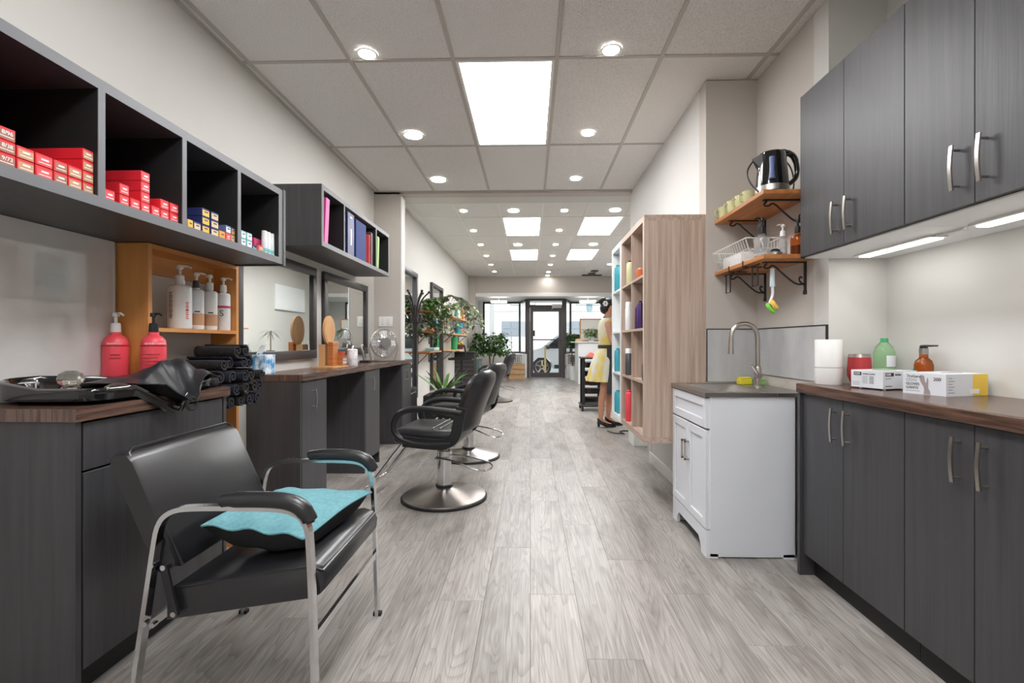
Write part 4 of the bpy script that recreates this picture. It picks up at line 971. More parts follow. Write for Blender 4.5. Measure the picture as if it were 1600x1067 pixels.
place(sc_, (-.60, 4.56, 0), -.28, 'black styling chair on round steel base, second from the camera', False)
place(sc_, (-.64, 8.9, 0), -.2, 'black styling chair on round steel base, farthest by the tree', False)
# ================================================================== RIGHT SIDE, NEAR
RF = 1.30
EDG = [2.31, 1.995, 1.676, 1.416, 1.10, .80, .5]
def door_unit(name, lab, y1, y0, z0, z1, hz, split, hy, base):
    """cabinet with two doors between y0<y1, facing -X"""
    t = thing(name, lab, 'cabinet', (1.5, (y0 + y1) / 2, z0 if not base else 0), 'dark kitchen cabinets on the right wall')
    part('carcass', MB().box(RF + .02, 1.708, y0 + .001, y1 - .001, z0, z1), 'dark_wood' if base else 'dark_wood', t, None)
    for a, b, h in ((y0, split, hy[0]), (split, y1, hy[1])):
        dd = part('door', MB().box(RF, RF + .018, a + .0015, b - .0015, z0 + .002, z1 - .002, .001), 'dark_wood', t, None)
        part('handle', handle_arc(MB(), RF, h, hz[0], hz[1], -.028, .012), 'brushed', dd)
    if base: part('toe_kick', MB().box(RF + .055, 1.70, y0 + .001, y1 - .001, 0, z0), 'kick', t, None)
    return t
u1 = door_unit('upper_cabinet', 'dark two-door wall cabinet beside the kettle shelf', 2.305, 1.676, 1.517, 2.29, (1.583, 1.692), 1.993, (1.952, 2.035), False)
u2 = door_unit('upper_cabinet', 'dark two-door wall cabinet at the right edge of view', 1.675, 1.10, 1.517, 2.29, (1.583, 1.692), 1.416, (1.378, 1.466), False)
for u_ in (u1, u2):
    y1_, y0_ = (2.305, 1.676) if u_ is u1 else (1.675, 1.10)
    part('underside', MB().box(RF + .019, 1.708, y0_ + .001, y1_ - .001, 1.512, 1.517), 'white_melamine', u_, None, 'white underside panel')
part('side_panel', MB().box(RF + .001, 1.708, 2.305, 2.309, 1.513, 2.29), 'dark_wood', u1, None)
u3 = door_unit('upper_cabinet', 'dark wall cabinet nearest the camera, out of view', 1.098, .5, 1.517, 2.29, (1.583, 1.692), .80, (.76, .84), False)
for (y0_, y1_, lab) in ((1.82, 2.21, 'lit under-cabinet strip light below the farther wall cabinet'), (1.22, 1.64, 'lit under-cabinet strip light below the nearer wall cabinet')):
    t = thing('strip_light', lab, 'strip light', (1.53, (y0_ + y1_) / 2, 1.512), 'under-cabinet strip lights')
    part('housing', MB().box(1.492, 1.566, y0_ - .01, y1_ + .01, 1.504, 1.5115), 'trim_white', t, None); part('lens', MB().box(1.512, 1.556, y0_, y1_, 1.500, 1.504), 'led_strip', t, None)
    part('lead', MB().tube([(1.52, y0_ - .01, 1.507), (1.50, y0_ - .05, 1.506), (1.525, y0_ - .09, 1.508), (1.51, y0_ - .14, 1.506)], .004, 6, smooth=1), 'trim_white', t)
b1_ = door_unit('base_cabinet', 'dark two-door base cabinet beside the white sink unit', 2.285, 1.676, .105, .868, (.70, .815), 1.997, (1.959, 2.041), True)
part('end_panel', MB().box(RF - .015, 1.708, 2.286, 2.306, 0, .868), 'dark_wood', b1_, None)
door_unit('base_cabinet', 'dark two-door base cabinet at the lower right edge of view', 1.675, 1.10, .105, .868, (.70, .81), 1.417, (1.378, 1.464), True)
door_unit('base_cabinet', 'dark base cabinet nearest the camera, out of view', 1.098, .5, .105, .868, (.70, .81), .80, (.76, .84), True)
t = thing('right_worktop', 'dark brown laminate worktop along the right wall', 'worktop', (1.5, 1.4, .87))
part('slab', MB().box(RF - .022, 1.7095, .5, 2.3085, .870, .914, .005, 2), 'laminate_y', t, None)
RZ = .9145
# paper cups / roll
t = thing('paper_roll', 'white round canister stack at the far end of right worktop', 'canister', (1.385, 2.20, RZ))
part('lower_part', MB().lathe([(.054, 0), (.056, .003), (.056, .078)], (1.388, 2.235, RZ), 28), 'white_plastic', t); part('upper_part', MB().lathe([(.0555, .080), (.0555, .205), (.053, .208)], (1.388, 2.235, RZ), 28), 'white_plastic', t)
t = thing('red_tumbler', 'red insulated tumbler with steel rim on right worktop', 'tumbler', (1.485, 2.17, RZ))
part('cup', MB().lathe([(.026, 0), (.034, .012), (.046, .045), (.047, .07), (.0435, .128)], (1.485, 2.17, RZ), 28), 'tumbler_red', t); part('steel_rim', MB().lathe([(.0436, .128), (.041, .142), (.039, .142), (.041, .128)], (1.485, 2.17, RZ), 28, cap=False), 'steel', t)
t = thing('green_soda_bottle', 'translucent green plastic bottle behind the red tumbler', 'bottle', (1.625, 2.23, RZ))
part('bottle_body', MB().lathe([(.036, 0), (.041, .008), (.041, .135), (.040, .15), (.032, .175), (.016, .195), (.0135, .20)], (1.628, 2.215, RZ), 24), 'green_plastic', t)
part('cap', MB().lathe([(.0155, .196), (.0155, .212), (.014, .214)], (1.628, 2.215, RZ), 18), 'green_bottle', t); part('label', MB().grid(lambda a, b: (1.628 + .0418 * math.cos(-2.0 + 1.3 * a), 2.215 + .0418 * math.sin(-2.0 + 1.3 * a), RZ + .085 + .05 * b), 10, 1), 'white_box', t)
t = thing('amber_pump_bottle', 'amber glass pump bottle against the wall on right worktop', 'bottle', (1.655, 2.03, RZ))
part('bottle_body', MB().lathe([(.03, 0), (.033, .006), (.033, .10), (.028, .118), (.016, .13), (.015, .145)], (1.655, 2.03, RZ), 22), 'amber_glass', t); part('contents', MB().lathe([(.028, .004), (.029, .05)], (1.655, 2.03, RZ), 22), 'amber_glass', t)
part('collar', MB().lathe([(.0165, .145), (.0165, .17)], (1.655, 2.03, RZ), 16), 'steel', t); part('pump_head', MB().lathe([(.014, .17), (.014, .18), (.01, .184)], (1.655, 2.03, RZ), 14).tube([(1.655, 2.03, RZ + .18), (1.68, 1.99, RZ + .181)], [.005, .003], 8), 'black_plastic', t)
part('side_label', MB().tube([(1.632, 2.052, RZ + .02), (1.632, 2.052, RZ + .085)], 1, flat=(.018, .012)), 'teal_box', t, None)
# boxes of gloves
def carton(name, lab, p0, p1, depth, h, lift, setup):
    """front-left floor corner p0, front-right corner p1; box runs back from the p0-p1 edge"""
    p0, p1 = Vector((p0[0], p0[1], 0)), Vector((p1[0], p1[1], 0)); a = (p1 - p0).normalized(); n = Vector((-a.y, a.x, 0)); L = (p1 - p0).length
    o = thing(name, lab, 'box', (p0.x, p0.y, RZ)); z = RZ + lift
    cs = [p0, p1, p1 + n * depth, p0 + n * depth]
    part('carton', MB().add([(c.x, c.y, z) for c in cs] + [(c.x, c.y, z + h) for c in cs], [(0, 3, 2, 1), (4, 5, 6, 7), (0, 1, 5, 4), (1, 2, 6, 5), (2, 3, 7, 6), (3, 0, 4, 7)]), 'white_paint', o, None)
    setup(o, p0 - n * .0008, a, p1 + a * .0008, n, L, depth, z, h)
    return o
def s_uline(o, A, a, B, b, L, D, z, h):
    for org, xd, w in ((A, a, .034), (B, b, .045)):
        prn(o, org, xd, .012, z + h * .70, w, h * .2, 'ink_black', 'logo_plate'); text('ULINE', .0125, org + xd * .014 + Vector((0, 0, z + h * .745)) - Vector((-xd.y, xd.x, 0)) * .0008, xd, (0, 0, 1), 'ink_white', o, sx=.8)
    text('NITRILE GLOVES', .0075, A + a * .052 + Vector((0, 0, z + h * .76)), a, (0, 0, 1), 'ink_black', o, sx=.95); text('NITRILE', .010, B + b * .064 + Vector((0, 0, z + h * .74)), b, (0, 0, 1), 'ink_black', o)
    for k in range(5): prn(o, A, a, .05, z + h * (.62 - k * .09), .022, .002, 'ink_grey'); prn(o, A, a, .08, z + h * (.62 - k * .09), .018, .002, 'ink_black')
    for k in range(3): prn(o, A, a, .008, z + h * (.3 - k * .08), .03, .0016, 'ink_grey')
    prn(o, B, b, .012, z + h * .55, .03, .003, 'ink_grey'); prn(o, B, b, .012, z + h * .12, .036, .003, 'ink_black')
carton('glove_box', 'white box with small black logo plates behind the printed glove box', (1.385, 2.075), (1.425, 1.945), .185, .072, .006, s_uline)
t = bpy.data.objects['glove_box']
for x_, y_ in ((1.40, 2.05), (1.43, 1.96), (1.565, 2.06)): part('stand_foot', MB().cyl((x_ + .01, y_, RZ), (x_ + .01, y_, RZ + .006), .006), 'white_plastic', t)
part('slot', MB().prism([(1.50 + .05 * math.cos(2 * PI * k / 16), 2.04 + .022 * math.sin(2 * PI * k / 16)) for k in range(16)], 'z', RZ + .078, RZ + .0788), 'ink_black', t, None)
def s_glove(o, A, a, B, b, L, D, z, h):
    text('TruGard', .0145, A + a * .014 + Vector((0, 0, z + h * .78)), a, (0, 0, 1), 'ink_black', o); text('GLOVES', .0135, A + a * .012 + Vector((0, 0, z + h * .42)), a, (0, 0, 1), 'ink_black', o); text('GANTS', .0135, A + a * .012 + Vector((0, 0, z + h * .24)), a, (0, 0, 1), 'ink_black', o)
    text('200', .017, A + a * .108 + Vector((0, 0, z + h * .68)), a, (0, 0, 1), 'ink_black', o)
    for k in range(2): prn(o, A, a, .012, z + h * (.68 - k * .07), .04, .0018, 'ink_grey')
    prn(o, A, a, .012, z + h * .14, .05, .0018, 'ink_grey')
    # hand print as flat ink
    hp = [(.078, 0), (.102, 0), (.100, .012), (.094, .022), (.094, .032), (.0945, .046), (.0925, .058), (.0895, .058), (.0885, .044), (.085, .040), (.0815, .052), (.0795, .064), (.0765, .067), (.0745, .064), (.0735, .068), (.0705, .068), (.069, .064), (.067, .066), (.0645, .063), (.0645, .055), (.067, .045), (.073, .034), (.0785, .026), (.080, .014)]
    n_ = Vector((-a.y, a.x, 0)) * -1.0
    P = [A + a * (p * 1.0 - .003) + Vector((0, 0, z + .002 + q * 1.05)) + n_ * .0003 for p, q in hp]; N_ = len(P)
    part('hand_print', MB().add(P + [p_ - n_ * .0006 for p_ in P], [tuple(range(N_)), tuple(range(N_, 2 * N_))[::-1]] + [(i, (i + 1) % N_, N_ + (i + 1) % N_, N_ + i) for i in range(N_)]), 'glove_grey', o, None)
    prn(o, B, b, D - .075, z + .001, .075, h - .002, 'cardboard_yellow', 'yellow_panel'); prn(o, B + Vector((b.y, -b.x, 0)) * .0006, b, D - .095, z + h * .1, .05, h * .22, 'white_plastic', 'sticker')
    for k in range(6): prn(o, B, b, .01, z + h * (.8 - k * .13), .02 + .01 * (k % 2), .0024, 'ink_grey')
carton('glove_box', 'white printed glove box with yellow end panel, front on right worktop', (1.447, 1.872), (1.487, 1.728), .205, .080, 0, s_glove)
part('slot', MB().prism([(1.60 + .04 * math.cos(2 * PI * k / 16), 1.835 + .018 * math.sin(2 * PI * k / 16)) for k in range(16)], 'z', RZ + .080, RZ + .0808), 'ink_grey', bpy.data.objects['glove_box.001'], None)

# ---------------- white sink unit
SX0, SX1, SY0, SY1 = .905, 1.355, 2.45, 3.02
t = thing('sink_cabinet', 'white utility sink cabinet with two shaker doors', 'cabinet', (1.13, 2.73, 0))
part('side_panel', MB().box(SX0 + .018, SX1, SY0, SY0 + .018, .006, .828, .002), 'white_paint', t, None); part('side_panel', MB().box(SX0 + .018, SX1, SY1 - .018, SY1, .022, .828), 'white_paint', t, None)
part('back_panel', MB().box(SX1 - .012, SX1, SY0 + .018, SY1 - .018, .1, .828), 'white_paint', t, None); part('floor_panel', MB().box(SX0 + .02, SX1 - .012, SY0 + .018, SY1 - .018, .12, .135), 'white_paint', t, None)
ap = [(SY0, 0), (SY0 + .075, 0), (SY0 + .09, .045), (SY0 + .12, .075), (SY1 - .12, .075), (SY1 - .09, .045), (SY1 - .075, 0), (SY1, 0), (SY1, .14), (SY0, .14)]
part('apron', MB().prism(ap, 'x', SX0, SX0 + .018), 'white_paint', t, None)
for y in (SY0, SY1 - .05): part('foot', MB().box(SX0 + .018, SX0 + .06, y, y + .05, 0, .022), 'white_paint', t, None)
part('foot', MB().box(SX1 - .06, SX1, SY0, SY0 + .05, 0, .022), 'white_paint', t, None)
def shaker(name, y0, y1, z0, z1, x):
    m = MB().box(x, x + .012, y0, y1, z0, z1); r = .045
    for a, b, c, d in ((y0, y0 + r, z0, z1), (y1 - r, y1, z0, z1), (y0 + r, y1 - r, z0, z0 + r), (y0 + r, y1 - r, z1 - r, z1)): m.box(x - .009, x, a, b, c, d, .002)
    return part(name, m, 'white_paint', t, None)
YM = (SY0 + SY1) / 2
shaker('drawer_front', SY0 + .006, SY1 - .006, .665, .822, SX0 + .006)
d1 = shaker('door', SY0 + .006, YM - .002, .146, .655, SX0 + .006); d2 = shaker('door', YM + .002, SY1 - .006, .146, .655, SX0 + .006)
for dd, y in ((d1, YM - .025), (d2, YM + .025)): part('handle', MB().box(SX0 - .030, SX0 - .022, y - .005, y + .005, .44, .55).box(SX0 - .03, SX0 - .002, y - .005, y + .005, .44, .45).box(SX0 - .03, SX0 - .002, y - .005, y + .005, .54, .55), 'brushed', dd, None)
t = thing('utility_sink', 'stainless steel sink top set into the white cabinet', 'sink', (1.13, 2.73, .83))
X0, X1, Y0, Y1, ZT = SX0 - .012, 1.425, SY0 - .012, 3.022, .852
ix0, ix1, iy0, iy1 = X0 + .06, X1 - .165, Y0 + .06, Y1 - .06
m = MB().box(X0, ix0, Y0, Y1, .829, ZT, .002).box(ix1, X1, Y0, Y1, .829, ZT, .002).box(ix0, ix1, Y0, iy0, .829, ZT, .002).box(ix0, ix1, iy1, Y1, .829, ZT, .002)
part('rim', m, 'steel', t, None)
m = MB(); r_ = [(ix0, iy0), (ix1, iy0), (ix1, iy1), (ix0, iy1)]; q_ = [(ix0 + .03, iy0 + .03), (ix1 - .03, iy0 + .03), (ix1 - .03, iy1 - .03), (ix0 + .03, iy1 - .03)]
m.add([(x, y, ZT - .002) for x, y in r_] + [(x, y, ZT - .17) for x, y in q_], [(0, 1, 5, 4), (1, 2, 6, 5), (2, 3, 7, 6), (3, 0, 4, 7), (4, 5, 6, 7)])
part('basin', m, 'steel', t, None); part('drain', MB().lathe([(.03, 0), (.028, .004), (.01, .002)], ((ix0 + ix1) / 2, (iy0 + iy1) / 2, ZT - .169), 18), 'chrome', t)
FXp, FYp = 1.30, 2.735
# faucet stands at the rear deck, spout arches to the front
t = thing('gooseneck_faucet', 'brushed gooseneck pull-down kitchen faucet on the sink', 'faucet', (FXp, FYp, ZT))
FXp = 1.30
part('base', MB().lathe([(.027, 0), (.026, .008), (.019, .014), (.019, .11), (.016, .12)], (FXp, FYp, ZT), 20), 'brushed', t)
arc = [(FXp, FYp, ZT + .10), (FXp, FYp, ZT + .28)] + [(FXp - .075 + .075 * math.cos(a), FYp, ZT + .29 + .075 * math.sin(a)) for a in [PI * k / 10 for k in range(1, 10)]] + [(FXp - .150, FYp, ZT + .275)]
part('spout', MB().tube(arc, .0125, 12), 'brushed', t, 60); part('spray_head', MB().tube([(FXp - .150, FYp, ZT + .28), (FXp - .152, FYp, ZT + .19)], [.0135, .0165], 14), 'brushed', t)
part('lever', MB().cyl((FXp - .01, FYp - .015, ZT + .07), (FXp - .015, FYp - .055, ZT + .07), .016).tube([(FXp - .015, FYp - .045, ZT + .075), (FXp - .06, FYp - .06, ZT + .13)], [.007, .005], 8), 'brushed', t)
def spg(name, lab, x, y, sx, sy, h, mat, m2, rot):
    t = thing(name, lab, 'sponge', (x, y, ZT)); R_ = Matrix.Translation((x, y, ZT + .0)) @ Matrix.Rotation(rot, 4, 'Z')
    part('foam', MB().box(-sx, sx, -sy, sy, .001, h, .004, 2).xf(R_), mat, t); part('scrub_pad', MB().box(-sx, sx, -sy, sy, h, h + .006, .002).xf(R_), m2, t)
spg('sponge', 'yellow sponge standing on the sink deck behind the faucet', 1.312, 2.93, .038, .022, .038, 'sponge_yellow', 'sponge_yellow', .1)
spg('sponge', 'small green sponge beside the yellow one at the sink', 1.385, 2.90, .028, .02, .026, 'sponge_green', 'sponge_green', -.1)
# splash tiles
t = thing('splash_panel', 'grey marble splashback panel on wall behind sink', 'splashback', (1.27, 3.02, .86), 'marble splashback panels')
part('sheet', MB().box(1.12, 1.43, 3.017, 3.0255, .862, 1.19), 'marble_tile', t, None); part('edge_strip', MB().box(1.12, 1.434, 3.015, 3.0255, 1.19, 1.196).box(1.116, 1.12, 3.015, 3.0255, .862, 1.196), 'black_iron', t, None)
t = thing('splash_panel', 'grey marble splashback panel on wall right of faucet', 'splashback', (1.43, 2.7, .86), 'marble splashback panels')
part('sheet', MB().box(1.427, 1.4355, 2.318, 3.014, .915, 1.19), 'marble_tile', t, None); part('edge_strip', MB().box(1.425, 1.4355, 2.318, 3.014, 1.19, 1.196).box(1.425, 1.4355, 2.312, 2.318, .915, 1.196), 'black_iron', t, None)
# corner shelves
def bracket(t, y, z, x_wall=1.436, L=.22, hgt=.15):
    m = MB().box(x_wall - .006, x_wall - .0005, y - .009, y + .009, z - hgt, z).box(x_wall - L, x_wall - .006, y - .009, y + .009, z - .006, z)
    m.tube([(x_wall - L + .02, y, z - .008), (x_wall - L + .0, y, z - .03), (x_wall - L + .03, y, z - .035), (x_wall - L + .05, y, z - .012), (x_wall - .12, y, z - .06), (x_wall - .05, y, z - hgt + .03), (x_wall - .008, y, z - hgt + .035)], .005, 6, smooth=2)
    m.tube([(x_wall - .008, y, z - hgt + .03), (x_wall - .035, y, z - hgt + .05), (x_wall - .03, y, z - hgt + .075), (x_wall - .018, y, z - hgt + .065)], .005, 6, smooth=1)
    m.box(x_wall - .008, x_wall - .0005, y - .012, y + .012, z - hgt - .02, z - hgt)
    return m
SHX = 1.168
for z, lab in ((1.855, 'upper honey wood wall shelf carrying kettle and mugs'), (1.530, 'lower honey wood wall shelf above the sink')):
    t = thing('wooden_wall_shelf', lab, 'shelf', (1.3, 2.7, z), 'honey wood shelves with iron brackets')
    part('board', MB().box(SHX, 1.4355, 2.395, 3.022, z, z + .022, .002), 'honey_wood', t, None)
    for y in (2.50, 2.92): part('bracket', bracket(t, y, z), 'black_iron', t)
ZK, ZL = 1.8775, 1.5525
# kettle
KX, KY = 1.265, 2.505
t = thing('electric_kettle', 'glossy black electric kettle with steel band on upper shelf', 'kettle', (KX, KY, ZK))
part('base_ring', MB().lathe([(.082, 0), (.083, .006), (.081, .012)], (KX, KY, ZK), 32), 'black_plastic', t)
part('steel_band', MB().lathe([(.0815, .012), (.080, .042)], (KX, KY, ZK), 32, cap=False), 'steel', t)
part('jug', MB().lathe([(.080, .042), (.079, .05), (.066, .205), (.062, .218), (.05, .224), (.0, .226)], (KX, KY, ZK), 36), 'black_gloss', t)
part('spout', MB().add([(KX - .055, KY - .03, ZK + .215), (KX - .055, KY + .03, ZK + .215), (KX - .105, KY, ZK + .19), (KX - .068, KY - .02, ZK + .14), (KX - .068, KY + .02, ZK + .14)], [(0, 1, 2), (0, 2, 3), (1, 4, 2), (2, 4, 3), (0, 3, 4, 1)]), 'black_plastic', t)
wx = Vector((-.45, -.9, 0)).normalized()
part('water_gauge', MB().tube([Vector((KX, KY, ZK + .065)) + wx * .077, Vector((KX, KY, ZK + .12)) + wx * .0725, Vector((KX, KY, ZK + .18)) + wx * .068], [.016, .011, .014], 10), 'blue_box', t)
part('handle', MB().tube([(KX + .045, KY, ZK + .215), (KX + .08, KY, ZK + .225), (KX + .115, KY, ZK + .205), (KX + .130, KY, ZK + .15), (KX + .128, KY, ZK + .10), (KX + .105, KY, ZK + .07), (KX + .07, KY, ZK + .055)], [.016, .017, .015, .013, .012, .012, .012], 12, smooth=2), 'black_gloss', t, 60)
part('lid_button', MB().ell((KX + .055, KY, ZK + .232), .025, .016, .01), 'black_plastic', t)
solo('kettle_cord', MB().tube([(KX + .10, KY + .06, ZK + .006), (KX + .15, KY + .05, ZK + .05), (KX + .12, KY + .05, ZK + .20), (KX + .02, KY + .07, ZK + .232), (KX - .06, KY + .05, ZK + .22), (KX - .135, KY, ZK + .13), (KX - .125, KY - .02, ZK + .06), (KX - .09, KY - .045, ZK + .006)], .0042, 8, smooth=3), 'black_plastic', 'black power cord looped around the kettle', 'cord', (KX, KY, ZK))
# mugs
for i, (u, lx) in enumerate(((1131, 1.222), (1145, 1.222), (1158, 1.226), (1170, 1.232))):
    y = atX(u, 330, lx).y; t = thing('green_mug', 'pale green enamel mug on the upper shelf, %s from the wall corner' % ORD[i], 'mug', (lx, y, ZK), 'pale green mugs in a row')
    part('cup', MB().lathe([(.026, 0), (.030, .004), (.034, .078), (.035, .082), (.033, .082), (.028, .006)], (lx, y, ZK), 22), 'mug_green', t)
    part('handle', MB().tube([(lx - .031, y, ZK + .066), (lx - .052, y, ZK + .064), (lx - .056, y, ZK + .045), (lx - .048, y, ZK + .026), (lx - .029, y, ZK + .022)], .0042, 8, smooth=2), 'mug_green', t)
t = thing('green_mug', 'pale green enamel mug behind the kettle handle', 'mug', (1.385, 2.60, ZK), 'pale green mugs in a row')
part('cup', MB().lathe([(.026, 0), (.030, .004), (.034, .05), (.033, .05), (.028, .006)], (1.39, 2.62, ZK), 22), 'mug_green', t); part('handle', MB().tube([(1.36, 2.62, ZK + .04), (1.34, 2.62, ZK + .03), (1.362, 2.62, ZK + .012)], .0042, 8, smooth=2), 'mug_green', t)
# wire basket on the lower shelf
t = thing('wire_basket', 'white wire dish basket hanging over the lower shelf edge', 'basket', (1.16, 2.78, ZL))
bx0, bx1, by0, by1, bz0, bz1 = 1.185, 1.335, 2.56, 3.005, ZL + .004, ZL + .115
def brim(f, z): ex = .035 * f; return [(bx0 - ex, by0 - ex * .3, z), (bx1, by0 - ex * .3, z), (bx1, by1, z), (bx0 - ex, by1, z)]
m = MB().tube(brim(1, bz1), .003, 6, closed=True).tube(brim(0, bz0), .003, 6, closed=True).tube(brim(.5, (bz0 + bz1) / 2), .0018, 4, closed=True)
part('rim', m, 'white_plastic', t)
m = MB()
for k in range(16):
    y = by0 + (by1 - by0) * k / 15; m.tube([(bx0 - .035, y, bz1), (bx0, y, bz0), (bx1, y, bz0), (bx1, y, bz1)], .0014, 4)
for k in range(6):
    x = bx0 + (bx1 - bx0) * k / 5; m.tube([(x - .035 * (1 - k / 5), by0 - .01, bz1), (x, by0, bz0), (x, by1, bz0), (x - .035 * (1 - k / 5), by1, bz1)], .0014, 4)
part('wires', m, 'white_plastic', t)
solo('white_container', MB().box(1.20, 1.325, 2.72, 2.98, ZL + .007, ZL + .075, .008, 2), 'white_plastic', 'white plastic container inside the wire basket', 'container', (1.26, 2.85, ZL + .007))
def pumpb(name, lab, x, y, r, h, mat, pm, fill=None, s=1.0, rz=0.0):
    t = thing(name, lab, 'bottle', (x, y, ZL), 'soap bottles on the lower shelf')
    part('bottle_body', MB().lathe([(r * .94, 0), (r, .005), (r, h * .82), (r * .9, h * .92), (r * .45, h), (r * .42, h + .012)], (x, y, ZL), 24), mat, t)
    if fill: part('contents', MB().lathe([(r * .86, .004), (r * .88, fill)], (x, y, ZL), 20), 'amber_dark' if mat == 'amber_glass' else 'white_plastic', t)
    pump_head(t, x, y, ZL + h + .01, pm, s, rz); return t
pumpb('soap_bottle', 'clear square soap bottle with black pump on lower shelf', 1.205, 2.49, .037, .112, 'clear_plastic', 'black_plastic', .02, 1.05, 3.6)
pumpb('soap_bottle', 'slim clear soap bottle with white pump on lower shelf', 1.318, 2.50, .021, .10, 'clear_plastic', 'white_plastic', .05, .8, 3.4)
pumpb('soap_bottle', 'amber brown soap bottle with black pump at end of lower shelf', 1.365, 2.445, .034, .105, 'amber_glass', 'black_plastic', .05, .9, -.4)
t = thing('jar_lid', 'small steel tin with black knob on the lower shelf', 'tin', (1.235, 2.43, ZL)); part('tin', MB().lathe([(.034, 0), (.034, .012), (.026, .016)], (1.24, 2.425, ZL), 20), 'steel', t); part('knob', MB().lathe([(.022, .016), (.023, .024), (.014, .03)], (1.24, 2.425, ZL), 16), 'black_plastic', t)
# under-shelf wire hook rack and scrub brush
t = thing('hook_rack', 'black wire rack hooked under the lower shelf', 'rack', (1.2, 2.75, 1.528))
m = MB()
for y in (2.62, 2.80): m.tube([(SHX - .004, y, ZL + .002), (SHX - .004, y, 1.522), (SHX + .10, y, 1.522)], .004, 6)
m.tube([(SHX + .03, 2.50, 1.52), (SHX + .03, 2.95, 1.52)], .004, 6)
for y in (2.52, 2.86): m.tube([(SHX + .03, y, 1.52), (SHX + .03, y, 1.41), (SHX + .03, y + .06, 1.41), (SHX + .03, y + .06, 1.52)], .004, 6)
part('wire_frame', m, 'black_iron', t)
t = thing('dish_brush', 'dish brush with pale handle hanging below lower shelf', 'brush', (1.285, 2.47, 1.24)); BXx, BYy = 1.262, 2.495
part('handle', MB().tube([(BXx, BYy, 1.495), (BXx, BYy, 1.40)], [.011, .013], 10), 'brush_blue', t); part('neck', MB().tube([(BXx, BYy, 1.40), (BXx + .003, BYy, 1.36), (BXx - .012, BYy, 1.32), (BXx - .02, BYy, 1.30)], .007, 8, smooth=2), 'white_plastic', t)
part('scrub_disc', MB().lathe([(.03, 0), (.034, .008), (.03, .016)], (0, 0, 0), 18).xf(Matrix.Translation((BXx - .022, BYy - .01, 1.282)) @ Matrix.Rotation(.9, 4, 'Y') @ Matrix.Rotation(.5, 4, 'X')), 'sponge_green', t)
part('bristle_disc', MB().lathe([(.026, 0), (.03, .01), (.024, .02)], (0, 0, 0), 18).xf(Matrix.Translation((BXx - .002, BYy - .005, 1.300)) @ Matrix.Rotation(.9, 4, 'Y') @ Matrix.Rotation(.5, 4, 'X')), 'brush_yellow', t)

# ---------------- cube shelf units on the right partition
UZ0, UZ1, UX = .465, 1.925, .727
def cubes(name, lab, y0, y1, cols, mat, mat_h):
    t = thing(name, lab, 'shelf unit', (1.114, (y0 + y1) / 2, UZ0)); th = .038
    part('side_board', MB().box(UX, 1.1135, y0, y0 + th, UZ0 + th, UZ1 - th), mat, t, None); part('side_board', MB().box(UX, 1.1135, y1 - th, y1, UZ0 + th, UZ1 - th), mat, t, None)
    part('top_board', MB().box(UX, 1.1135, y0, y1, UZ1 - th, UZ1), mat_h, t, None); part('bottom_board', MB().box(UX, 1.1135, y0, y1, UZ0, UZ0 + th), mat_h, t, None)
    part('back_board', MB().box(1.108, 1.1135, y0 + th, y1 - th, UZ0 + th, UZ1 - th), mat, t, None)
    ys = [y0 + th + (y1 - y0 - 2 * th) * k / cols for k in range(cols + 1)]; zs = [UZ0 + th + (UZ1 - UZ0 - 2 * th) * k / 4 for k in range(5)]
    for k in range(1, cols): part('divider', MB().box(UX + .002, 1.108, ys[k] - .008, ys[k] + .008, UZ0 + th, UZ1 - th), mat, t, None)
    for j in range(1, 4):
        for k in range(cols): part('shelf_board', MB().box(UX + .002, 1.108, ys[k] + (.008 if k else 0), ys[k + 1] - (.008 if k < cols - 1 else 0), zs[j] - .008, zs[j] + .008), mat_h, t, None)
    return ys, zs
ys1, zs1 = cubes('cube_shelf', 'tall grey oak cube shelf unit hung on right partition', 3.035, 3.805, 2, 'grey_oak', 'grey_oak_h')
ys2, zs2 = cubes('white_cube_shelf', 'narrow white cube shelf beyond the grey oak unit', 3.81, 4.23, 1, 'white_melamine', 'white_melamine')
def item(name, lab, u, zlev, X, r, h, mat, cap=None, col='oak', yy=None):
    z = (zs1[zlev] + .0085) if zlev else UZ0 + .0385; y = yy or atX(u, 500, X).y
    t = thing(name, lab, 'bottle', (X, y, z), 'hair products in the cube shelves')
    part('bottle_body', MB().lathe([(r * .92, 0), (r, .004), (r, h * .86), (r * .8, h * .93), (r * .5, h * .95)], (X, y, z), 18), mat, t)
    part('cap', MB().lathe([(r * .55, h * .95), (r * .55, h), (r * .4, h * 1.01)], (X, y, z), 14) if cap != 'can' else MB().lathe([(r * .9, h * .93), (r * .9, h * 1.12), (r * .8, h * 1.14)], (X, y, z), 16), 'white_plastic' if cap in (None, 'can') else cap, t)
item('lime_lotion', 'pale lime bottle with dark pump, top row of the oak cube shelf', 0, 3, .762, .028, .18, 'lime_bottle', 'black_plastic', yy=3.62)
item('orange_jar', 'small orange jar, top row nearest cube of oak shelf', 0, 3, .757, .026, .07, 'orange_pack', yy=3.27)
item('white_can', 'white spray can, second row of oak cube shelf', 0, 2, .757, .025, .19, 'white_box', 'can', yy=3.66)
item('purple_bottle', 'taller purple bottle, second row of oak cube shelf', 0, 2, .757, .021, .19, 'purple_bottle', 'purple_bottle', yy=3.27)
item('purple_bottle', 'shorter purple bottle, second row of oak cube shelf', 0, 2, .755, .021, .165, 'purple_bottle', 'purple_bottle', yy=3.335)
item('grey_can', 'grey spray can with white cap, third row of oak cube shelf', 0, 1, .760, .029, .18, 'frame_grey', 'can', yy=3.66)
item('hair_spray', 'small dark bottle at the right, third row of oak cube shelf', 0, 1, .757, .02, .12, 'frame_dark', 'frame_dark', yy=3.14)
item('coral_bottle', 'tall coral red bottle, bottom row of oak cube shelf', 0, 0, .764, .032, .235, 'pink_plastic', 'pink_plastic', yy=3.66)
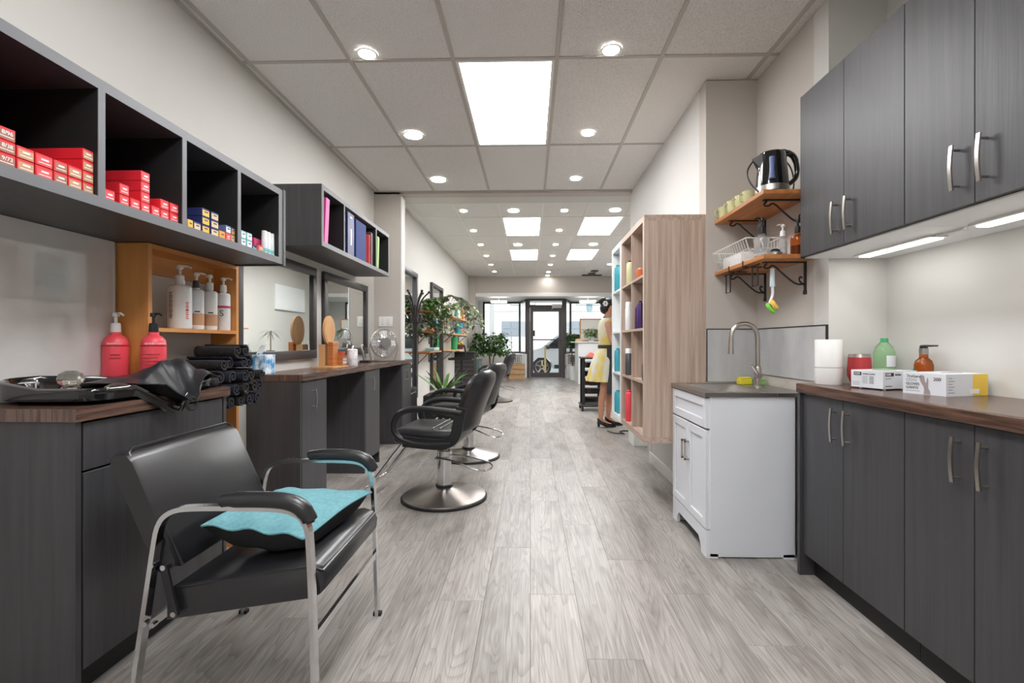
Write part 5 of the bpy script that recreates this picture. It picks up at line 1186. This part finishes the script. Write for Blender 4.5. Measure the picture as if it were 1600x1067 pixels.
for lev, h, lab in ((3, .23, 'teal bottle, top row of white cube shelf'), (1, .2, 'teal bottle, third row of white cube shelf'), (0, .19, 'blue teal bottle, bottom row of white cube shelf')):
    item('teal_bottle', lab, 0, lev, .762, .03, h, 'teal_bottle', 'teal_bottle', yy=4.13)
    if lev != 1: item('teal_bottle', lab.replace('teal bottle', 'second teal bottle'), 0, lev, .762, .028, h * .93, 'teal_bottle', 'teal_bottle', yy=4.05)
# ================================================================== FRONT ROOM
# mirrors on the left wall
mirror('tall_mirror', 'tall grey framed mirror behind the coat rack', 6.15, 7.05, .28, 2.14, .07, 'frame_grey', d=.05)
mirror('tall_mirror', 'tall dark framed mirror behind the plant shelves', 8.10, 9.12, .28, 2.15, .06, 'frame_dark', d=.05)
mirror('small_mirror', 'small dark framed mirror high on wall near the front window', 11.7, 13.0, 1.50, 2.22, .03, 'frame_dark')
# coat rack
CRX, CRY = -1.50, 6.12
t = thing('coat_rack', 'black bentwood coat rack standing before the tall mirror', 'coat rack', (CRX, CRY, 0))
part('pole', MB().lathe([(.026, .03), (.022, .2), (.016, .9), (.018, 1.30), (.04, 1.36), (.04, 1.50), (.03, 1.56), (.012, 1.60)], (CRX, CRY, 0), 14), 'black_iron', t)
for k in range(4):
    a = PI / 4 + k * PI / 2; dx, dy = math.cos(a), math.sin(a)
    part('foot', MB().tube([(CRX, CRY, .30), (CRX + dx * .06, CRY + dy * .06, .22), (CRX + dx * .14, CRY + dy * .14, .06), (CRX + dx * .19, CRY + dy * .19, .015)], .014, 8, smooth=2), 'black_iron', t)
for k in range(6):
    a = .2 + k * PI / 3; dx, dy = math.cos(a), math.sin(a)
    part('hook', MB().tube([(CRX + dx * .03, CRY + dy * .03, 1.40), (CRX + dx * .05, CRY + dy * .05, 1.58), (CRX + dx * .09, CRY + dy * .09, 1.68), (CRX + dx * .17, CRY + dy * .17, 1.76)], .010, 8, smooth=2).ell((CRX + dx * .175, CRY + dy * .175, 1.765), .018, .018, .018, 8, 6), 'black_iron', t)
    part('hook', MB().tube([(CRX + dx * .03, CRY + dy * .03, 1.44), (CRX + dx * .06, CRY + dy * .06, 1.36), (CRX + dx * .11, CRY + dy * .11, 1.37), (CRX + dx * .125, CRY + dy * .125, 1.45)], .009, 8, smooth=2).ell((CRX + dx * .126, CRY + dy * .126, 1.455), .015, .015, .015, 8, 6), 'black_iron', t)
# leaf helpers
def blade(mb, base, dirv, L, w, droop, n=7, fold=.15):
    """long leaf: strip from base along dirv, bending down"""
    d = Vector(dirv).normalized(); side = d.cross(Vector((0, 0, 1)));
    if side.length < .05: side = Vector((1, 0, 0))
    side.normalize(); p = Vector(base); vs = []
    for k in range(n + 1):
        s = k / n; ww = w * (math.sin(PI * min(1, s * .92 + .08)) ** .7) * (1 - s * .25); up = side.cross(d).normalized()
        vs += [p - side * ww + up * ww * fold, p, p + side * ww + up * ww * fold]
        d = (d + Vector((0, 0, -droop / n))).normalized(); p = p + d * (L / n)
    fs = []
    for k in range(n): fs += [(k * 3, k * 3 + 1, k * 3 + 4, k * 3 + 3), (k * 3 + 1, k * 3 + 2, k * 3 + 5, k * 3 + 4)]
    return mb.add(vs, fs)
def leaf(mb, p, d, L, w):
    d = Vector(d).normalized(); s = d.cross(Vector((0, 0, 1)))
    if s.length < .05: s = Vector((1, 0, 0))
    s.normalize(); p = Vector(p); dn = Vector((0, 0, -.15 * L))
    return mb.add([p, p + d * L * .35 - s * w, p + d * L * .35 + s * w, p + d * L * .75 - s * w * .7 + dn, p + d * L * .75 + s * w * .7 + dn, p + d * L + dn * 2], [(0, 1, 2), (1, 3, 4, 2), (3, 5, 4)])
def rdir(zlo=-.4, zhi=1): a = random.uniform(0, 2 * PI); return Vector((math.cos(a), math.sin(a), random.uniform(zlo, zhi)))
# broad-leaf plant in black planter
PXp, PYp = -1.13, 6.25
t = thing('leafy_floor_plant', 'bright green strap-leaf plant in a black planter behind the first chairs', 'plant', (PXp, PYp, 0))
part('planter', MB().box(PXp - .26, PXp + .16, PYp - .18, PYp + .18, 0, .42, .01), 'pot_black', t); part('soil', MB().box(PXp - .24, PXp + .14, PYp - .16, PYp + .16, .42, .425), 'soil', t, None)
for k in range(24):
    a = 2 * PI * k / 24 * 2.4 + .3; tilt = .35 + .75 * ((k * 7) % 10) / 10
    part('leaf', blade(MB(), (PXp - .03 + .05 * math.cos(a), PYp + .05 * math.sin(a), .42), (math.cos(a) * tilt, math.sin(a) * tilt, 1), random.uniform(.34, .52), random.uniform(.022, .034), random.uniform(.4, 1.1)), 'leaf_bright' if k % 3 else 'leaf', t, 80)
# low planter box left of it (by counter end)
t = thing('low_bench', 'low black bench with cushion beyond the counter end', 'bench', (-1.58, 6.55, 0))
part('frame', MB().box(-1.71, -1.42, 5.55, 5.88, 0, .50, .01), 'pot_black', t); part('pad', MB().box(-1.71, -1.42, 5.55, 5.88, .50, .56, .02, 2), 'black_leather', t)
# wall plank shelves with products and trailing plants
def wshelf(name, lab, y0, y1, z, x1=-1.53, mat='honey_wood'):
    t = thing(name, lab, 'shelf', (WL, (y0 + y1) / 2, z), 'wall shelves in the front room')
    part('board', MB().box(WL + .001, x1, y0, y1, z, z + .025, .002), mat, t, None)
    for y in (y0 + .08, y1 - .08): part('bracket', MB().box(WL + .001, WL + .012, y - .01, y + .01, z - .18, z).box(WL + .012, x1 - .04, y - .01, y + .01, z - .012, z).tube([(WL + .01, y, z - .16), (x1 - .05, y, z - .01)], .006, 6), 'black_iron', t)
XS = -1.6
# heights from the photo along the wall
shA = [(7.15, 8.08, 1.575, 'upper wooden wall shelf with trailing plant, by tall mirror'), (7.15, 8.08, 1.255, 'middle wooden wall shelf with red tray, by tall mirror'), (7.15, 8.08, .945, 'lower wooden wall shelf by tall mirror')]
for y0, y1, z, lab in shA: wshelf('plank_shelf', lab, y0, y1, z)
shB = [(9.2, 11.4, 1.60, 'upper wall shelf with orange box, nearer the window'), (9.2, 11.4, 1.26, 'middle wall shelf with teal bottles, nearer the window'), (9.2, 11.4, .93, 'lower wall shelf with green bottle, nearer the window')]
for y0, y1, z, lab in shB: wshelf('plank_shelf', lab, y0, y1, z, -1.50, 'crate_wood')
def pot(t, x, y, z, r, h, mat='pot_white'):
    part('pot', MB().lathe([(r * .72, 0), (r * .76, .004), (r, h), (r * .92, h), (r * .9, h * .9)], (x, y, z), 20), mat, t); part('soil', MB().lathe([(r * .88, h * .88), (.001, h * .9)], (x, y, z), 16), 'soil', t)
def trailing(lab, x, y, z, n, L, mat='leaf', pm='pot_white'):
    t = thing('trailing_plant', lab, 'plant', (x, y, z), 'trailing plants on the wall shelves'); pot(t, x, y, z, .08, .13, pm)
    stems = MB(); lv = MB()
    for k in range(n):
        a = random.uniform(-1.9, 1.9); p = Vector((x, y, z + .12)); d = Vector((math.cos(a) * .6, math.sin(a), .9)).normalized(); pts = [p.copy()]
        for q in range(9):
            p = p + d * (L / 9); p.x = max(p.x, WL + .03); d = (d + Vector((0, 0, -.42))).normalized(); pts.append(p.copy())
            for _ in range(2): leaf(lv, p, rdir(-.7, .4) + Vector((.5, 0, 0)), random.uniform(.06, .12), random.uniform(.018, .036))
        stems.tube(pts, .003, 4)
    part('stems', stems, 'stem', t); o = part('foliage', lv, mat, t, None, kind='stuff')
trailing('trailing green plant on upper shelf beside the tall mirror', -1.62, 7.42, 1.602, 16, .42, 'leaf')
trailing('second trailing plant hanging beside the second tall mirror', -1.60, 7.98, 1.602, 16, 1.0, 'leaf_dark')
trailing('pale variegated vine on the upper shelf nearer the window', -1.60, 9.45, 1.627, 14, .95, 'leaf_pale')
trailing('small trailing plant on middle shelf left of the red tray', -1.66, 7.2, 1.282, 8, .4, 'leaf_dark')
solo('red_tray', MB().box(-1.72, -1.56, 7.30, 7.85, 1.2815, 1.34, .01), 'orange_pack', 'orange red tray on middle shelf by tall mirror', 'tray', (-1.64, 7.6, 1.281))
def wb(name, lab, x, y, z, r, h, mat, cap='white_plastic'):
    t = thing(name, lab, 'bottle', (x, y, z), 'hair products on the wall shelves')
    part('bottle_body', MB().lathe([(r * .9, 0), (r, .005), (r, h * .8), (r * .5, h * .9)], (x, y, z), 14), mat, t); part('cap', MB().lathe([(r * .5, h * .9), (r * .5, h)], (x, y, z), 12), cap, t)
i = 0
for x, y, z, r, h, mat, nm in ((-1.60, 7.90, 1.281, .04, .2, 'teal_bottle', 'first teal bottle on middle shelf by tall mirror'), (-1.62, 8.02, 1.281, .04, .22, 'teal_bottle', 'second teal bottle on middle shelf by tall mirror'),
        (-1.58, 10.2, 1.286, .06, .26, 'teal_bottle', 'teal bottle at left on middle shelf nearer the window'), (-1.58, 10.5, 1.286, .06, .28, 'teal_bottle', 'teal bottle in middle of shelf nearer the window'), (-1.58, 10.8, 1.286, .06, .28, 'blue_box', 'blue bottle on middle shelf nearer the window'),
        (-1.55, 10.66, 1.286, .055, .14, 'orange_pack', 'small orange jar before the teal bottles'), (-1.58, 9.75, .956, .065, .3, 'green_bottle', 'green bottle on lower shelf nearer the window'),
        (-1.60, 10.05, 1.626, .05, .18, 'teal_bottle', 'teal jar on upper shelf nearer the window'), (-1.60, 10.3, 1.626, .05, .2, 'white_box', 'white bottle on upper shelf nearer the window'), (-1.6, 10.55, 1.626, .05, .17, 'lime_bottle', 'cream bottle on upper shelf nearer the window')):
    wb('product_bottle', nm, x, y, z, r, h, mat, mat)
t = thing('orange_carton', 'orange carton at the end of upper shelf nearer the window', 'box', (-1.62, 10.95, 1.626)); part('carton', MB().box(-1.70, -1.54, 10.85, 11.1, 1.626, 1.86, .004), 'orange_pack', t, None); part('label', MB().box(-1.54, -1.539, 10.87, 11.08, 1.70, 1.80), 'paper', t, None)
t = thing('fruit_basket', 'dark wicker basket with yellow flowers on lower shelf', 'basket', (-1.6, 10.6, .956)); part('basket', MB().lathe([(.10, 0), (.13, .09), (.13, .10), (.11, .09)], (-1.62, 10.6, .956), 16), 'brown_book', t)
m = MB()
for k in range(9): m.ell((-1.62 + .08 * math.cos(k * 2.4), 10.6 + .08 * math.sin(k * 2.4), 1.075 + .02 * (k % 2)), .035, .035, .025, 8, 5)
part('blooms', m, 'sponge_yellow', t)
t = thing('blue_box_pack', 'pale blue pack lying on lower shelf by tall mirror', 'box', (-1.63, 8.0, .971)); part('carton', MB().box(-1.70, -1.56, 7.6, 8.05, .9715, 1.01, .004), 'teal_box', t, None); part('lid', MB().box(-1.70, -1.56, 7.6, 8.05, 1.01, 1.02), 'white_box', t, None)
# tray table and black cabinet
t = thing('salon_tray', 'black salon tray table on a post beside wall shelves', 'tray table', (-1.35, 9.5, 0))
part('tray_top', MB().box(-1.62, -1.15, 9.25, 9.6, .755, .775, .006).box(-1.62, -1.15, 9.25, 9.262, .775, .80).box(-1.62, -1.15, 9.588, 9.6, .775, .80), 'black_plastic', t); part('post', MB().cyl((-1.38, 9.42, .03), (-1.38, 9.42, .755), .028), 'black_plastic', t); part('base', MB().lathe([(.2, 0), (.2, .02), (.04, .04)], (-1.38, 9.42, 0), 20), 'black_plastic', t)
part('dryer_holder', MB().tube([(-1.30, 9.45, .80), (-1.31, 9.45, .95), (-1.33, 9.45, 1.05)], .018, 8), 'black_plastic', t)
t = thing('black_cabinet', 'black slatted cabinet against left wall near the tree', 'cabinet', (-1.5, 11.0, 0))
part('body', MB().box(-1.73, -1.29, 10.75, 11.2, 0, .86, .01), 'pot_black', t)
for k in range(7): part('slat', MB().box(-1.72, -1.30, 10.738, 10.75, .06 + k * .10, .13 + k * .10), 'frame_dark', t, None)
part('top_lid', MB().box(-1.735, -1.28, 10.73, 11.21, .86, .89, .005), 'black_plastic', t)
# ficus
def tree(lab, x, y, z, zc, r, rz, n, mat, potr, poth, pm='pot_white', trunk=3, ls=.07, xmin=-9, xmax=9):
    t = thing('potted_tree', lab, 'plant', (x, y, z)); pot(t, x, y, z, potr, poth, pm); st = MB(); lv = MB()
    for k in range(trunk):
        a = 2 * PI * k / trunk; st.tube([(x + .03 * math.cos(a), y + .03 * math.sin(a), z + poth * .85), (x + .06 * math.cos(a), y + .05 * math.sin(a), (z + zc) / 2 + .1), (x + .25 * r * math.cos(a), y + .25 * r * math.sin(a), zc)], [.022, .016, .01], 6, smooth=1)
    for k in range(n):
        d = rdir(-.9, 1).normalized(); q = random.uniform(.2, 1) ** .5; tip = Vector((x, y, zc)) + Vector((d.x * r * q, d.y * r * q, d.z * rz * q)); tip.x = min(max(tip.x, xmin), xmax)
        if k % 5 == 0: st.tube([Vector((x, y, zc - rz * .4)), tip], .004, 4)
        for _ in range(5):
            p = tip + Vector((random.uniform(-.07, .07), random.uniform(-.07, .07), random.uniform(-.06, .06))); p.x = min(max(p.x, xmin), xmax); leaf(lv, p, rdir(-.7, .5), random.uniform(.7, 1.3) * ls, ls * .28)
    part('trunk', st, 'stem', t); part('foliage', lv, mat, t, None, kind='stuff')
tree('bushy green indoor tree by the left show window', -1.08, 12.9, 0, 1.05, .58, .45, 260, 'leaf', .17, .30, ls=.11, xmin=WL + .05)
t = thing('glass_vase', 'large clear glass vase beside the black cabinet', 'vase', (-1.28, 11.6, 0)); part('body', MB().lathe([(.12, 0), (.15, .05), (.17, .35), (.10, .62), (.12, .70)], (-1.3, 11.6, 0), 20, cap=False), 'vase_glass', t); part('base', MB().lathe([(.12, 0), (.11, .02)], (-1.3, 11.6, 0), 20), 'vase_glass', t)
t = thing('wooden_stool', 'low wooden stool legs beside the crates', 'stool', (-.85, 13.9, 0)); part('seat', MB().box(-1.0, -.70, 13.75, 14.05, .40, .44, .01), 'crate_wood', t)
for x in (-.97, -.76): 
    for y in (13.78, 13.99): part('leg', MB().box(x, x + .04, y, y + .04, 0, .40), 'crate_wood', t, None)
# reception desk, plants, board
t = thing('reception_desk', 'white reception desk at the right of the front door', 'desk', (1.8, 13.0, 0))
part('front_panel', MB().box(1.27, 1.30, 12.55, 13.5, 0, 1.10), 'white_melamine', t, None); part('side_panel', MB().box(1.30, FR - .01, 12.55, 12.58, 0, 1.10), 'white_melamine', t, None); part('counter_top', MB().box(1.15, FR - .01, 12.5, 13.55, 1.10, 1.13, .004), 'white_melamine', t, None)
tree('variegated leafy plant on the reception desk', 1.66, 12.9, 1.131, 1.36, .24, .14, 70, 'leaf_pale', .09, .13, 'pot_white', 3, .08)
solo('clutter_box', MB().box(1.22, 1.40, 12.7, 12.9, 1.131, 1.20, .01), 'crate_wood', 'small tan box on the reception desk corner', 'box', (1.3, 12.8, 1.131))
t = thing('notice_board', 'wood framed pale notice board standing behind desk plants', 'board', (2.05, 13.45, 1.13))
bx_, bX, bz_, bZ_ = 1.40, 2.02, 1.131, 1.78
part('sheet', MB().box(bx_ + .03, bX - .03, 13.44, 13.455, bz_ + .03, bZ_ - .03), 'cork', t, None)
for a, b, c, e in ((bx_, bX, bz_, bz_ + .03), (bx_, bX, bZ_ - .03, bZ_), (bx_, bx_ + .03, bz_ + .03, bZ_ - .03), (bX - .03, bX, bz_ + .03, bZ_ - .03)): part('frame_rail', MB().box(a, b, 13.435, 13.46, c, e), 'honey_wood', t, None)
tree('slender green tree in a white pot right of the door', 1.28, 13.9, 0, 1.18, .20, .32, 80, 'leaf', .16, .42, 'pot_white', 2, .10)
# pendant lamps
for x, lab in ((-.95, 'lit white pendant lamp in left show window'), (1.72, 'lit white pendant lamp above the reception desk')):
    t = thing('pendant_lamp', lab, 'lamp', (x, 14.2, 2.22), 'pendant lamps by the show windows')
    part('shade', MB().box(x - .24, x + .24, 14.08, 14.32, 2.30, 2.36, .01), 'lamp_shade', t); part('cord', MB().cyl((x, 14.2, 2.36), (x, 14.2, 2.47), .006, 6), 'trim_white', t)
    if x > 0: part('glass_drop', MB().lathe([(.05, 2.02), (.09, 2.08), (.09, 2.26), (.03, 2.30)], (x + .05, 14.2, 0), 16), 'vase_glass', t)
# trolley
TX0, TX1, TY0, TY1 = .84, 1.17, 7.62, 8.0
t = thing('salon_trolley', 'black salon trolley on castors with pull-out trays', 'trolley', (1.0, 7.8, 0))
for x in (TX0, TX1 - .04):
    for y in (TY0, TY1 - .04): part('post', MB().box(x, x + .04, y, y + .04, .10, .84, .004), 'black_plastic', t, None)
part('top_tray', MB().box(TX0 - .02, TX1 + .02, TY0 - .02, TY1 + .02, .84, .87, .008), 'black_plastic', t); part('bottom_tray', MB().box(TX0 - .03, TX1 + .03, TY0 - .03, TY1 + .03, .07, .10, .008), 'black_plastic', t)
for k in range(5):
    dr = part('drawer', MB().box(TX0 + .042, TX1 - .042, TY0 + .004, TY1 - .01, .14 + k * .14, .24 + k * .14, .004), 'black_gloss', t)
    part('drawer_lip', MB().box(TX0 + .045, TX1 - .045, TY0 - .006, TY0 + .004, .225 + k * .14, .24 + k * .14), 'ink_grey' if k > 1 else 'frame_grey', dr, None)
for x in (TX0, TX1):
    for y in (TY0, TY1): part('castor', MB().cyl((x - .015, y, .035), (x + .015, y, .035), .035, 14).box(x - .012, x + .012, y - .012, y + .012, .04, .075), 'rubber', t)
t = thing('red_cloth_pile', 'crumpled red and tan cloth on the trolley top', 'cloth', (1.0, 7.8, .87))
part('red_fold', MB().grid(lambda a, b: (.90 + .2 * a, 7.68 + .2 * b, .876 + .06 * math.sin(PI * a) * math.sin(PI * b) + .012 * math.sin(9 * a + 7 * b) * math.sin(PI * a)), 12, 12, .003), 'red_cloth', t, 70); part('tan_fold', MB().ell((1.06, 7.78, .90), .06, .05, .026), 'tan_label', t)
solo('floor_cable', MB().tube([(.96, 5.9, .006), (1.02, 5.75, .006), (1.09, 5.62, .03), (1.14, 5.7, .01), (1.08, 5.86, .006), (1.2, 5.95, .006), (1.5, 5.7, .006)], .007, 6, smooth=3), 'black_plastic', 'black cable coiled on floor under the white cube shelf', 'cable', (1.05, 5.8, 0))
# ---------------- things seen only in the mirrors, right wall of the front room
t = thing('whiteboard', 'white board on the right wall, seen in the large mirror', 'board', (FR, 11.8, 1.95)); part('sheet', MB().box(FR - .02, FR - .001, 11.0, 12.45, 1.90, 2.50), 'whiteboard', t, None); part('rail', MB().box(FR - .03, FR - .001, 11.0, 12.45, 1.88, 1.90), 'steel', t, None)
t = thing('back_counter', 'white counter on right wall, seen in the large mirror', 'counter', (2.35, 9.9, 0)); part('body', MB().box(2.12, FR - .002, 8.2, 11.2, 0, .82), 'white_melamine', t, None); part('top', MB().box(2.08, FR - .002, 8.15, 11.25, .82, .85, .003), 'white_melamine', t, None)
t = thing('spiky_plant', 'spiky thin-leaf plant on white counter, seen in large mirror', 'plant', (2.25, 10.2, .85)); pot(t, 2.25, 10.2, .851, .09, .08, 'brown_book')
part('trunk', MB().cyl((2.25, 10.2, .92), (2.25, 10.2, 1.32), .012, 8), 'stem', t)
for k in range(22):
    a = 2 * PI * k / 22; up = .2 + 1.1 * ((k * 5) % 7) / 7; part('leaf', blade(MB(), (2.25, 10.2, 1.30), (math.cos(a), math.sin(a), up), .33, .009, 1.5), 'leaf_dark', t, 80)
t = thing('office_chair', 'black office chair with headrest, seen in the large mirror', 'chair', (2.0, 11.75, 0))
ox, oy = 1.98, 11.75
part('backrest', cushion_mb(ox - .05, ox + .03, oy - .22, oy + .22, .62, 1.12, .03), 'black_plastic', t, 60); part('headrest', cushion_mb(ox - .05, ox + .02, oy - .15, oy + .15, 1.18, 1.36, .03), 'black_plastic', t, 60); part('neck', MB().cyl((ox, oy, 1.1), (ox, oy, 1.2), .015), 'black_plastic', t)
part('seat', cushion_mb(ox - .48, ox - .02, oy - .24, oy + .24, .44, .53, .03), 'black_plastic', t, 60); part('post', MB().cyl((ox - .25, oy, .08), (ox - .25, oy, .44), .025), 'steel', t)
for k in range(5): a = 2 * PI * k / 5; part('leg', MB().tube([(ox - .25, oy, .09), (ox - .25 + .28 * math.cos(a), oy + .28 * math.sin(a), .03)], [.025, .018], 8), 'black_plastic', t)
t = thing('corner_shelf', 'small wood wall shelf with black speaker, seen in large mirror', 'shelf', (2.5, 9.2, 1.35)); part('board', MB().box(FR - .22, FR - .001, 9.0, 9.6, 1.38, 1.405), 'honey_wood', t, None); part('bracket', MB().box(FR - .2, FR - .001, 9.28, 9.3, 1.30, 1.38), 'black_iron', t, None)
solo('black_speaker', MB().box(FR - .2, FR - .05, 9.2, 9.38, 1.406, 1.66, .01), 'black_plastic', 'black box speaker on small wood shelf, seen in large mirror', 'speaker', (FR - .1, 9.29, 1.406))

# ================================================================== WOMAN (faces +X, right side to the camera)
PXW, PYW = 1.02, 6.28
def skin_body(verts, edges, radii, root):
    me = bpy.data.meshes.new('body'); me.from_pydata(verts, edges, []); o = bpy.data.objects.new('body_tmp', me); COL.objects.link(o)
    o.modifiers.new('skin', 'SKIN'); sv = me.skin_vertices[0].data
    for i, r in enumerate(radii): sv[i].radius = (r, r) if not isinstance(r, tuple) else r
    sv[root].use_root = True; m = o.modifiers.new('sub', 'SUBSURF'); m.levels = 2; m.render_levels = 2
    dg = bpy.context.evaluated_depsgraph_get(); me2 = bpy.data.meshes.new_from_object(o.evaluated_get(dg)); bpy.data.objects.remove(o); return me2
V = []; E_ = []; Rr = []
def jv(x, y, z, r, par=None):
    V.append((x, y, z)); Rr.append(r); i = len(V) - 1
    if par is not None: E_.append((par, i))
    return i
pel = jv(0, 0, .93, (.125, .15)); bel = jv(0, 0, 1.06, (.10, .12), pel); che = jv(.005, 0, 1.22, (.105, .13), bel); up_ = jv(-.01, 0, 1.36, (.075, .10), che); nk = jv(.005, 0, 1.44, .046, up_); hb = jv(.03, 0, 1.53, .072, nk); hd = jv(.035, 0, 1.60, .078, hb); ht = jv(.025, 0, 1.65, .052, hd)
ns = jv(.105, 0, 1.545, .014, hb)
for s in (-1, 1):
    sh = jv(-.005, s * .155, 1.345, .052, up_); el = jv(.02 + (.02 if s < 0 else 0), s * .205, 1.09, .036, sh); wr = jv(.20, s * .17, 1.06, .025, el); pm = jv(.255, s * .16, 1.065, .028, wr)
    for q in range(4): f0 = jv(.30, s * .16 + (q - 1.5) * .018, 1.07 - .004 * q, .009, pm); jv(.335, s * .16 + (q - 1.5) * .018, 1.055 - .004 * q, .007, f0)
    th = jv(.275, s * .125, 1.085, .009, pm)
    hp_ = jv(0, s * .085, .86, .085, pel); fx_ = -.075 if s < 0 else .035
    kn = jv(.02 + fx_, s * .075, .48, .052, hp_); cf = jv(-.005 + fx_, s * .072, .36, .052, kn); an = jv(-.02 + fx_, s * .068, .10, .031, cf); bl_ = jv(.06 + fx_, s * .068, .035, .032, an); jv(.13 + fx_, s * .068, .025, .024, bl_)
me = skin_body(V, E_, Rr, pel); me.materials.clear(); me.materials.append(MATS['skin']); me.polygons.foreach_set('use_smooth', [True] * len(me.polygons))
wom = bpy.data.objects.new('person', me); COL.objects.link(wom); wom.location = (PXW, PYW, 0); wom.rotation_euler = (0, 0, -.05)
tag(wom, 'woman in yellow dress and dark apron standing beside white shelf', 'person'); ROOTLOC[wom.name] = Vector((0, 0, 0))
def ringsurf(rings, n=40, fold=0, nf=12):
    vs = []; fs = []
    for i, (cx, z, rx, ry) in enumerate(rings):
        w = fold * (i / (len(rings) - 1)) ** 1.3
        for k in range(n): a = 2 * PI * k / n; q = 1 + w * math.sin(nf * a + .6 * i); vs.append((cx + rx * q * math.cos(a), ry * q * math.sin(a), z))
    for i in range(len(rings) - 1):
        for k in range(n): fs.append((i * n + k, i * n + (k + 1) % n, (i + 1) * n + (k + 1) % n, (i + 1) * n + k))
    return MB().add(vs, fs)
part('dress_top', ringsurf([(-.005, 1.43, .06, .085), (-.008, 1.395, .095, .15), (0, 1.33, .118, .165), (.008, 1.24, .132, .165), (.008, 1.15, .122, .148), (0, 1.06, .112, .135), (0, 1.02, .114, .14)]), 'dress_yellow', wom, 70)
part('skirt', ringsurf([(0, 1.04, .113, .138), (-.02, .95, .15, .17), (-.035, .85, .172, .20), (-.05, .72, .195, .225), (-.06, .60, .22, .24)], 60, .06, 13), 'dress_yellow', wom, 70)
def apf(a, b):
    th = -1.75 + 3.5 * b; z = 1.055 - .60 * a; rx = .135 + .06 * a; ry = .158 + .10 * a; w = .01 * math.sin(b * 14) * a
    return (.0 + (rx + w) * math.cos(th), (ry + w) * math.sin(th), z)
part('apron', MB().grid(apf, 14, 24, .006), 'apron', wom, 70)
part('apron_belt', ringsurf([(0, 1.075, .118, .143), (0, 1.07, .124, .15), (0, 1.035, .126, .152), (0, 1.03, .118, .146)]), 'apron', wom, 70)
part('apron_strap', MB().tube([(.10, -.07, 1.30), (.03, -.085, 1.41), (-.04, -.05, 1.44), (-.055, 0, 1.44), (-.04, .05, 1.44), (.03, .085, 1.41), (.10, .07, 1.30)], .010, 6, smooth=2), 'apron', wom)
hm = MB().ell((.005, 0, 1.615), .098, .088, .082, 18, 10).ell((-.03, 0, 1.56), .07, .078, .08, 16, 8).ell((-.055, 0, 1.655), .062, .062, .052, 14, 8)
part('hair', hm, 'hair', wom, 70)
for s in (-1, 1): part('ear', MB().ell((.035, s * .082, 1.565), .016, .008, .026, 8, 6), 'skin', wom, 70)
fm = MB()
for k in range(6): a = 2 * PI * k / 6; fm.ell((-.035 + .022 * math.cos(a), -.088, 1.615 + .022 * math.sin(a)), .015, .008, .015, 8, 5)
part('hair_flower', fm, 'paper', wom, 70)
for s in (-1, 1):
    part('eye', MB().ell((.106, s * .032, 1.585), .008, .011, .007, 8, 6), 'hair', wom)
    fx_ = -.075 if s < 0 else .035
    sm = MB(); y = s * .068
    sm.add([(-.062 + fx_, y - .03, .075), (-.062 + fx_, y + .03, .075), (.05 + fx_, y - .04, .022), (.05 + fx_, y + .04, .022), (.12 + fx_, y - .038, .02), (.12 + fx_, y + .038, .02), (.175 + fx_, y - .012, .015), (.175 + fx_, y + .012, .015),
            (-.062 + fx_, y - .03, .055), (-.062 + fx_, y + .03, .055), (.05 + fx_, y - .04, .0), (.05 + fx_, y + .04, .0), (.12 + fx_, y - .038, .0), (.12 + fx_, y + .038, .0), (.175 + fx_, y - .012, .0), (.175 + fx_, y + .012, .0),
            (.07 + fx_, y - .034, .052), (.07 + fx_, y + .034, .052), (.13 + fx_, y - .028, .042), (.13 + fx_, y + .028, .042), (-.065 + fx_, y - .03, .115), (-.065 + fx_, y + .03, .115), (-.0 + fx_, y - .036, .075), (-.0 + fx_, y + .036, .075)],
           [(8, 9, 11, 10), (10, 11, 13, 12), (12, 13, 15, 14), (0, 8, 10, 2), (1, 3, 11, 9), (2, 10, 12, 4), (3, 5, 13, 11), (4, 12, 14, 6), (5, 7, 15, 13), (6, 14, 15, 7), (4, 6, 18), (5, 19, 7), (6, 7, 19, 18), (2, 4, 18, 16), (3, 17, 19, 5), (16, 18, 19, 17), (0, 2, 22, 20), (1, 21, 23, 3), (20, 21, 9, 8), (0, 20, 8), (1, 9, 21), (2, 16, 22), (3, 23, 17)])
    sm.tube([(-.045 + fx_, y, .06), (-.045 + fx_, y, 0)], [.022, .016], 8)
    part('shoe', sm, 'black_gloss', wom, 40)
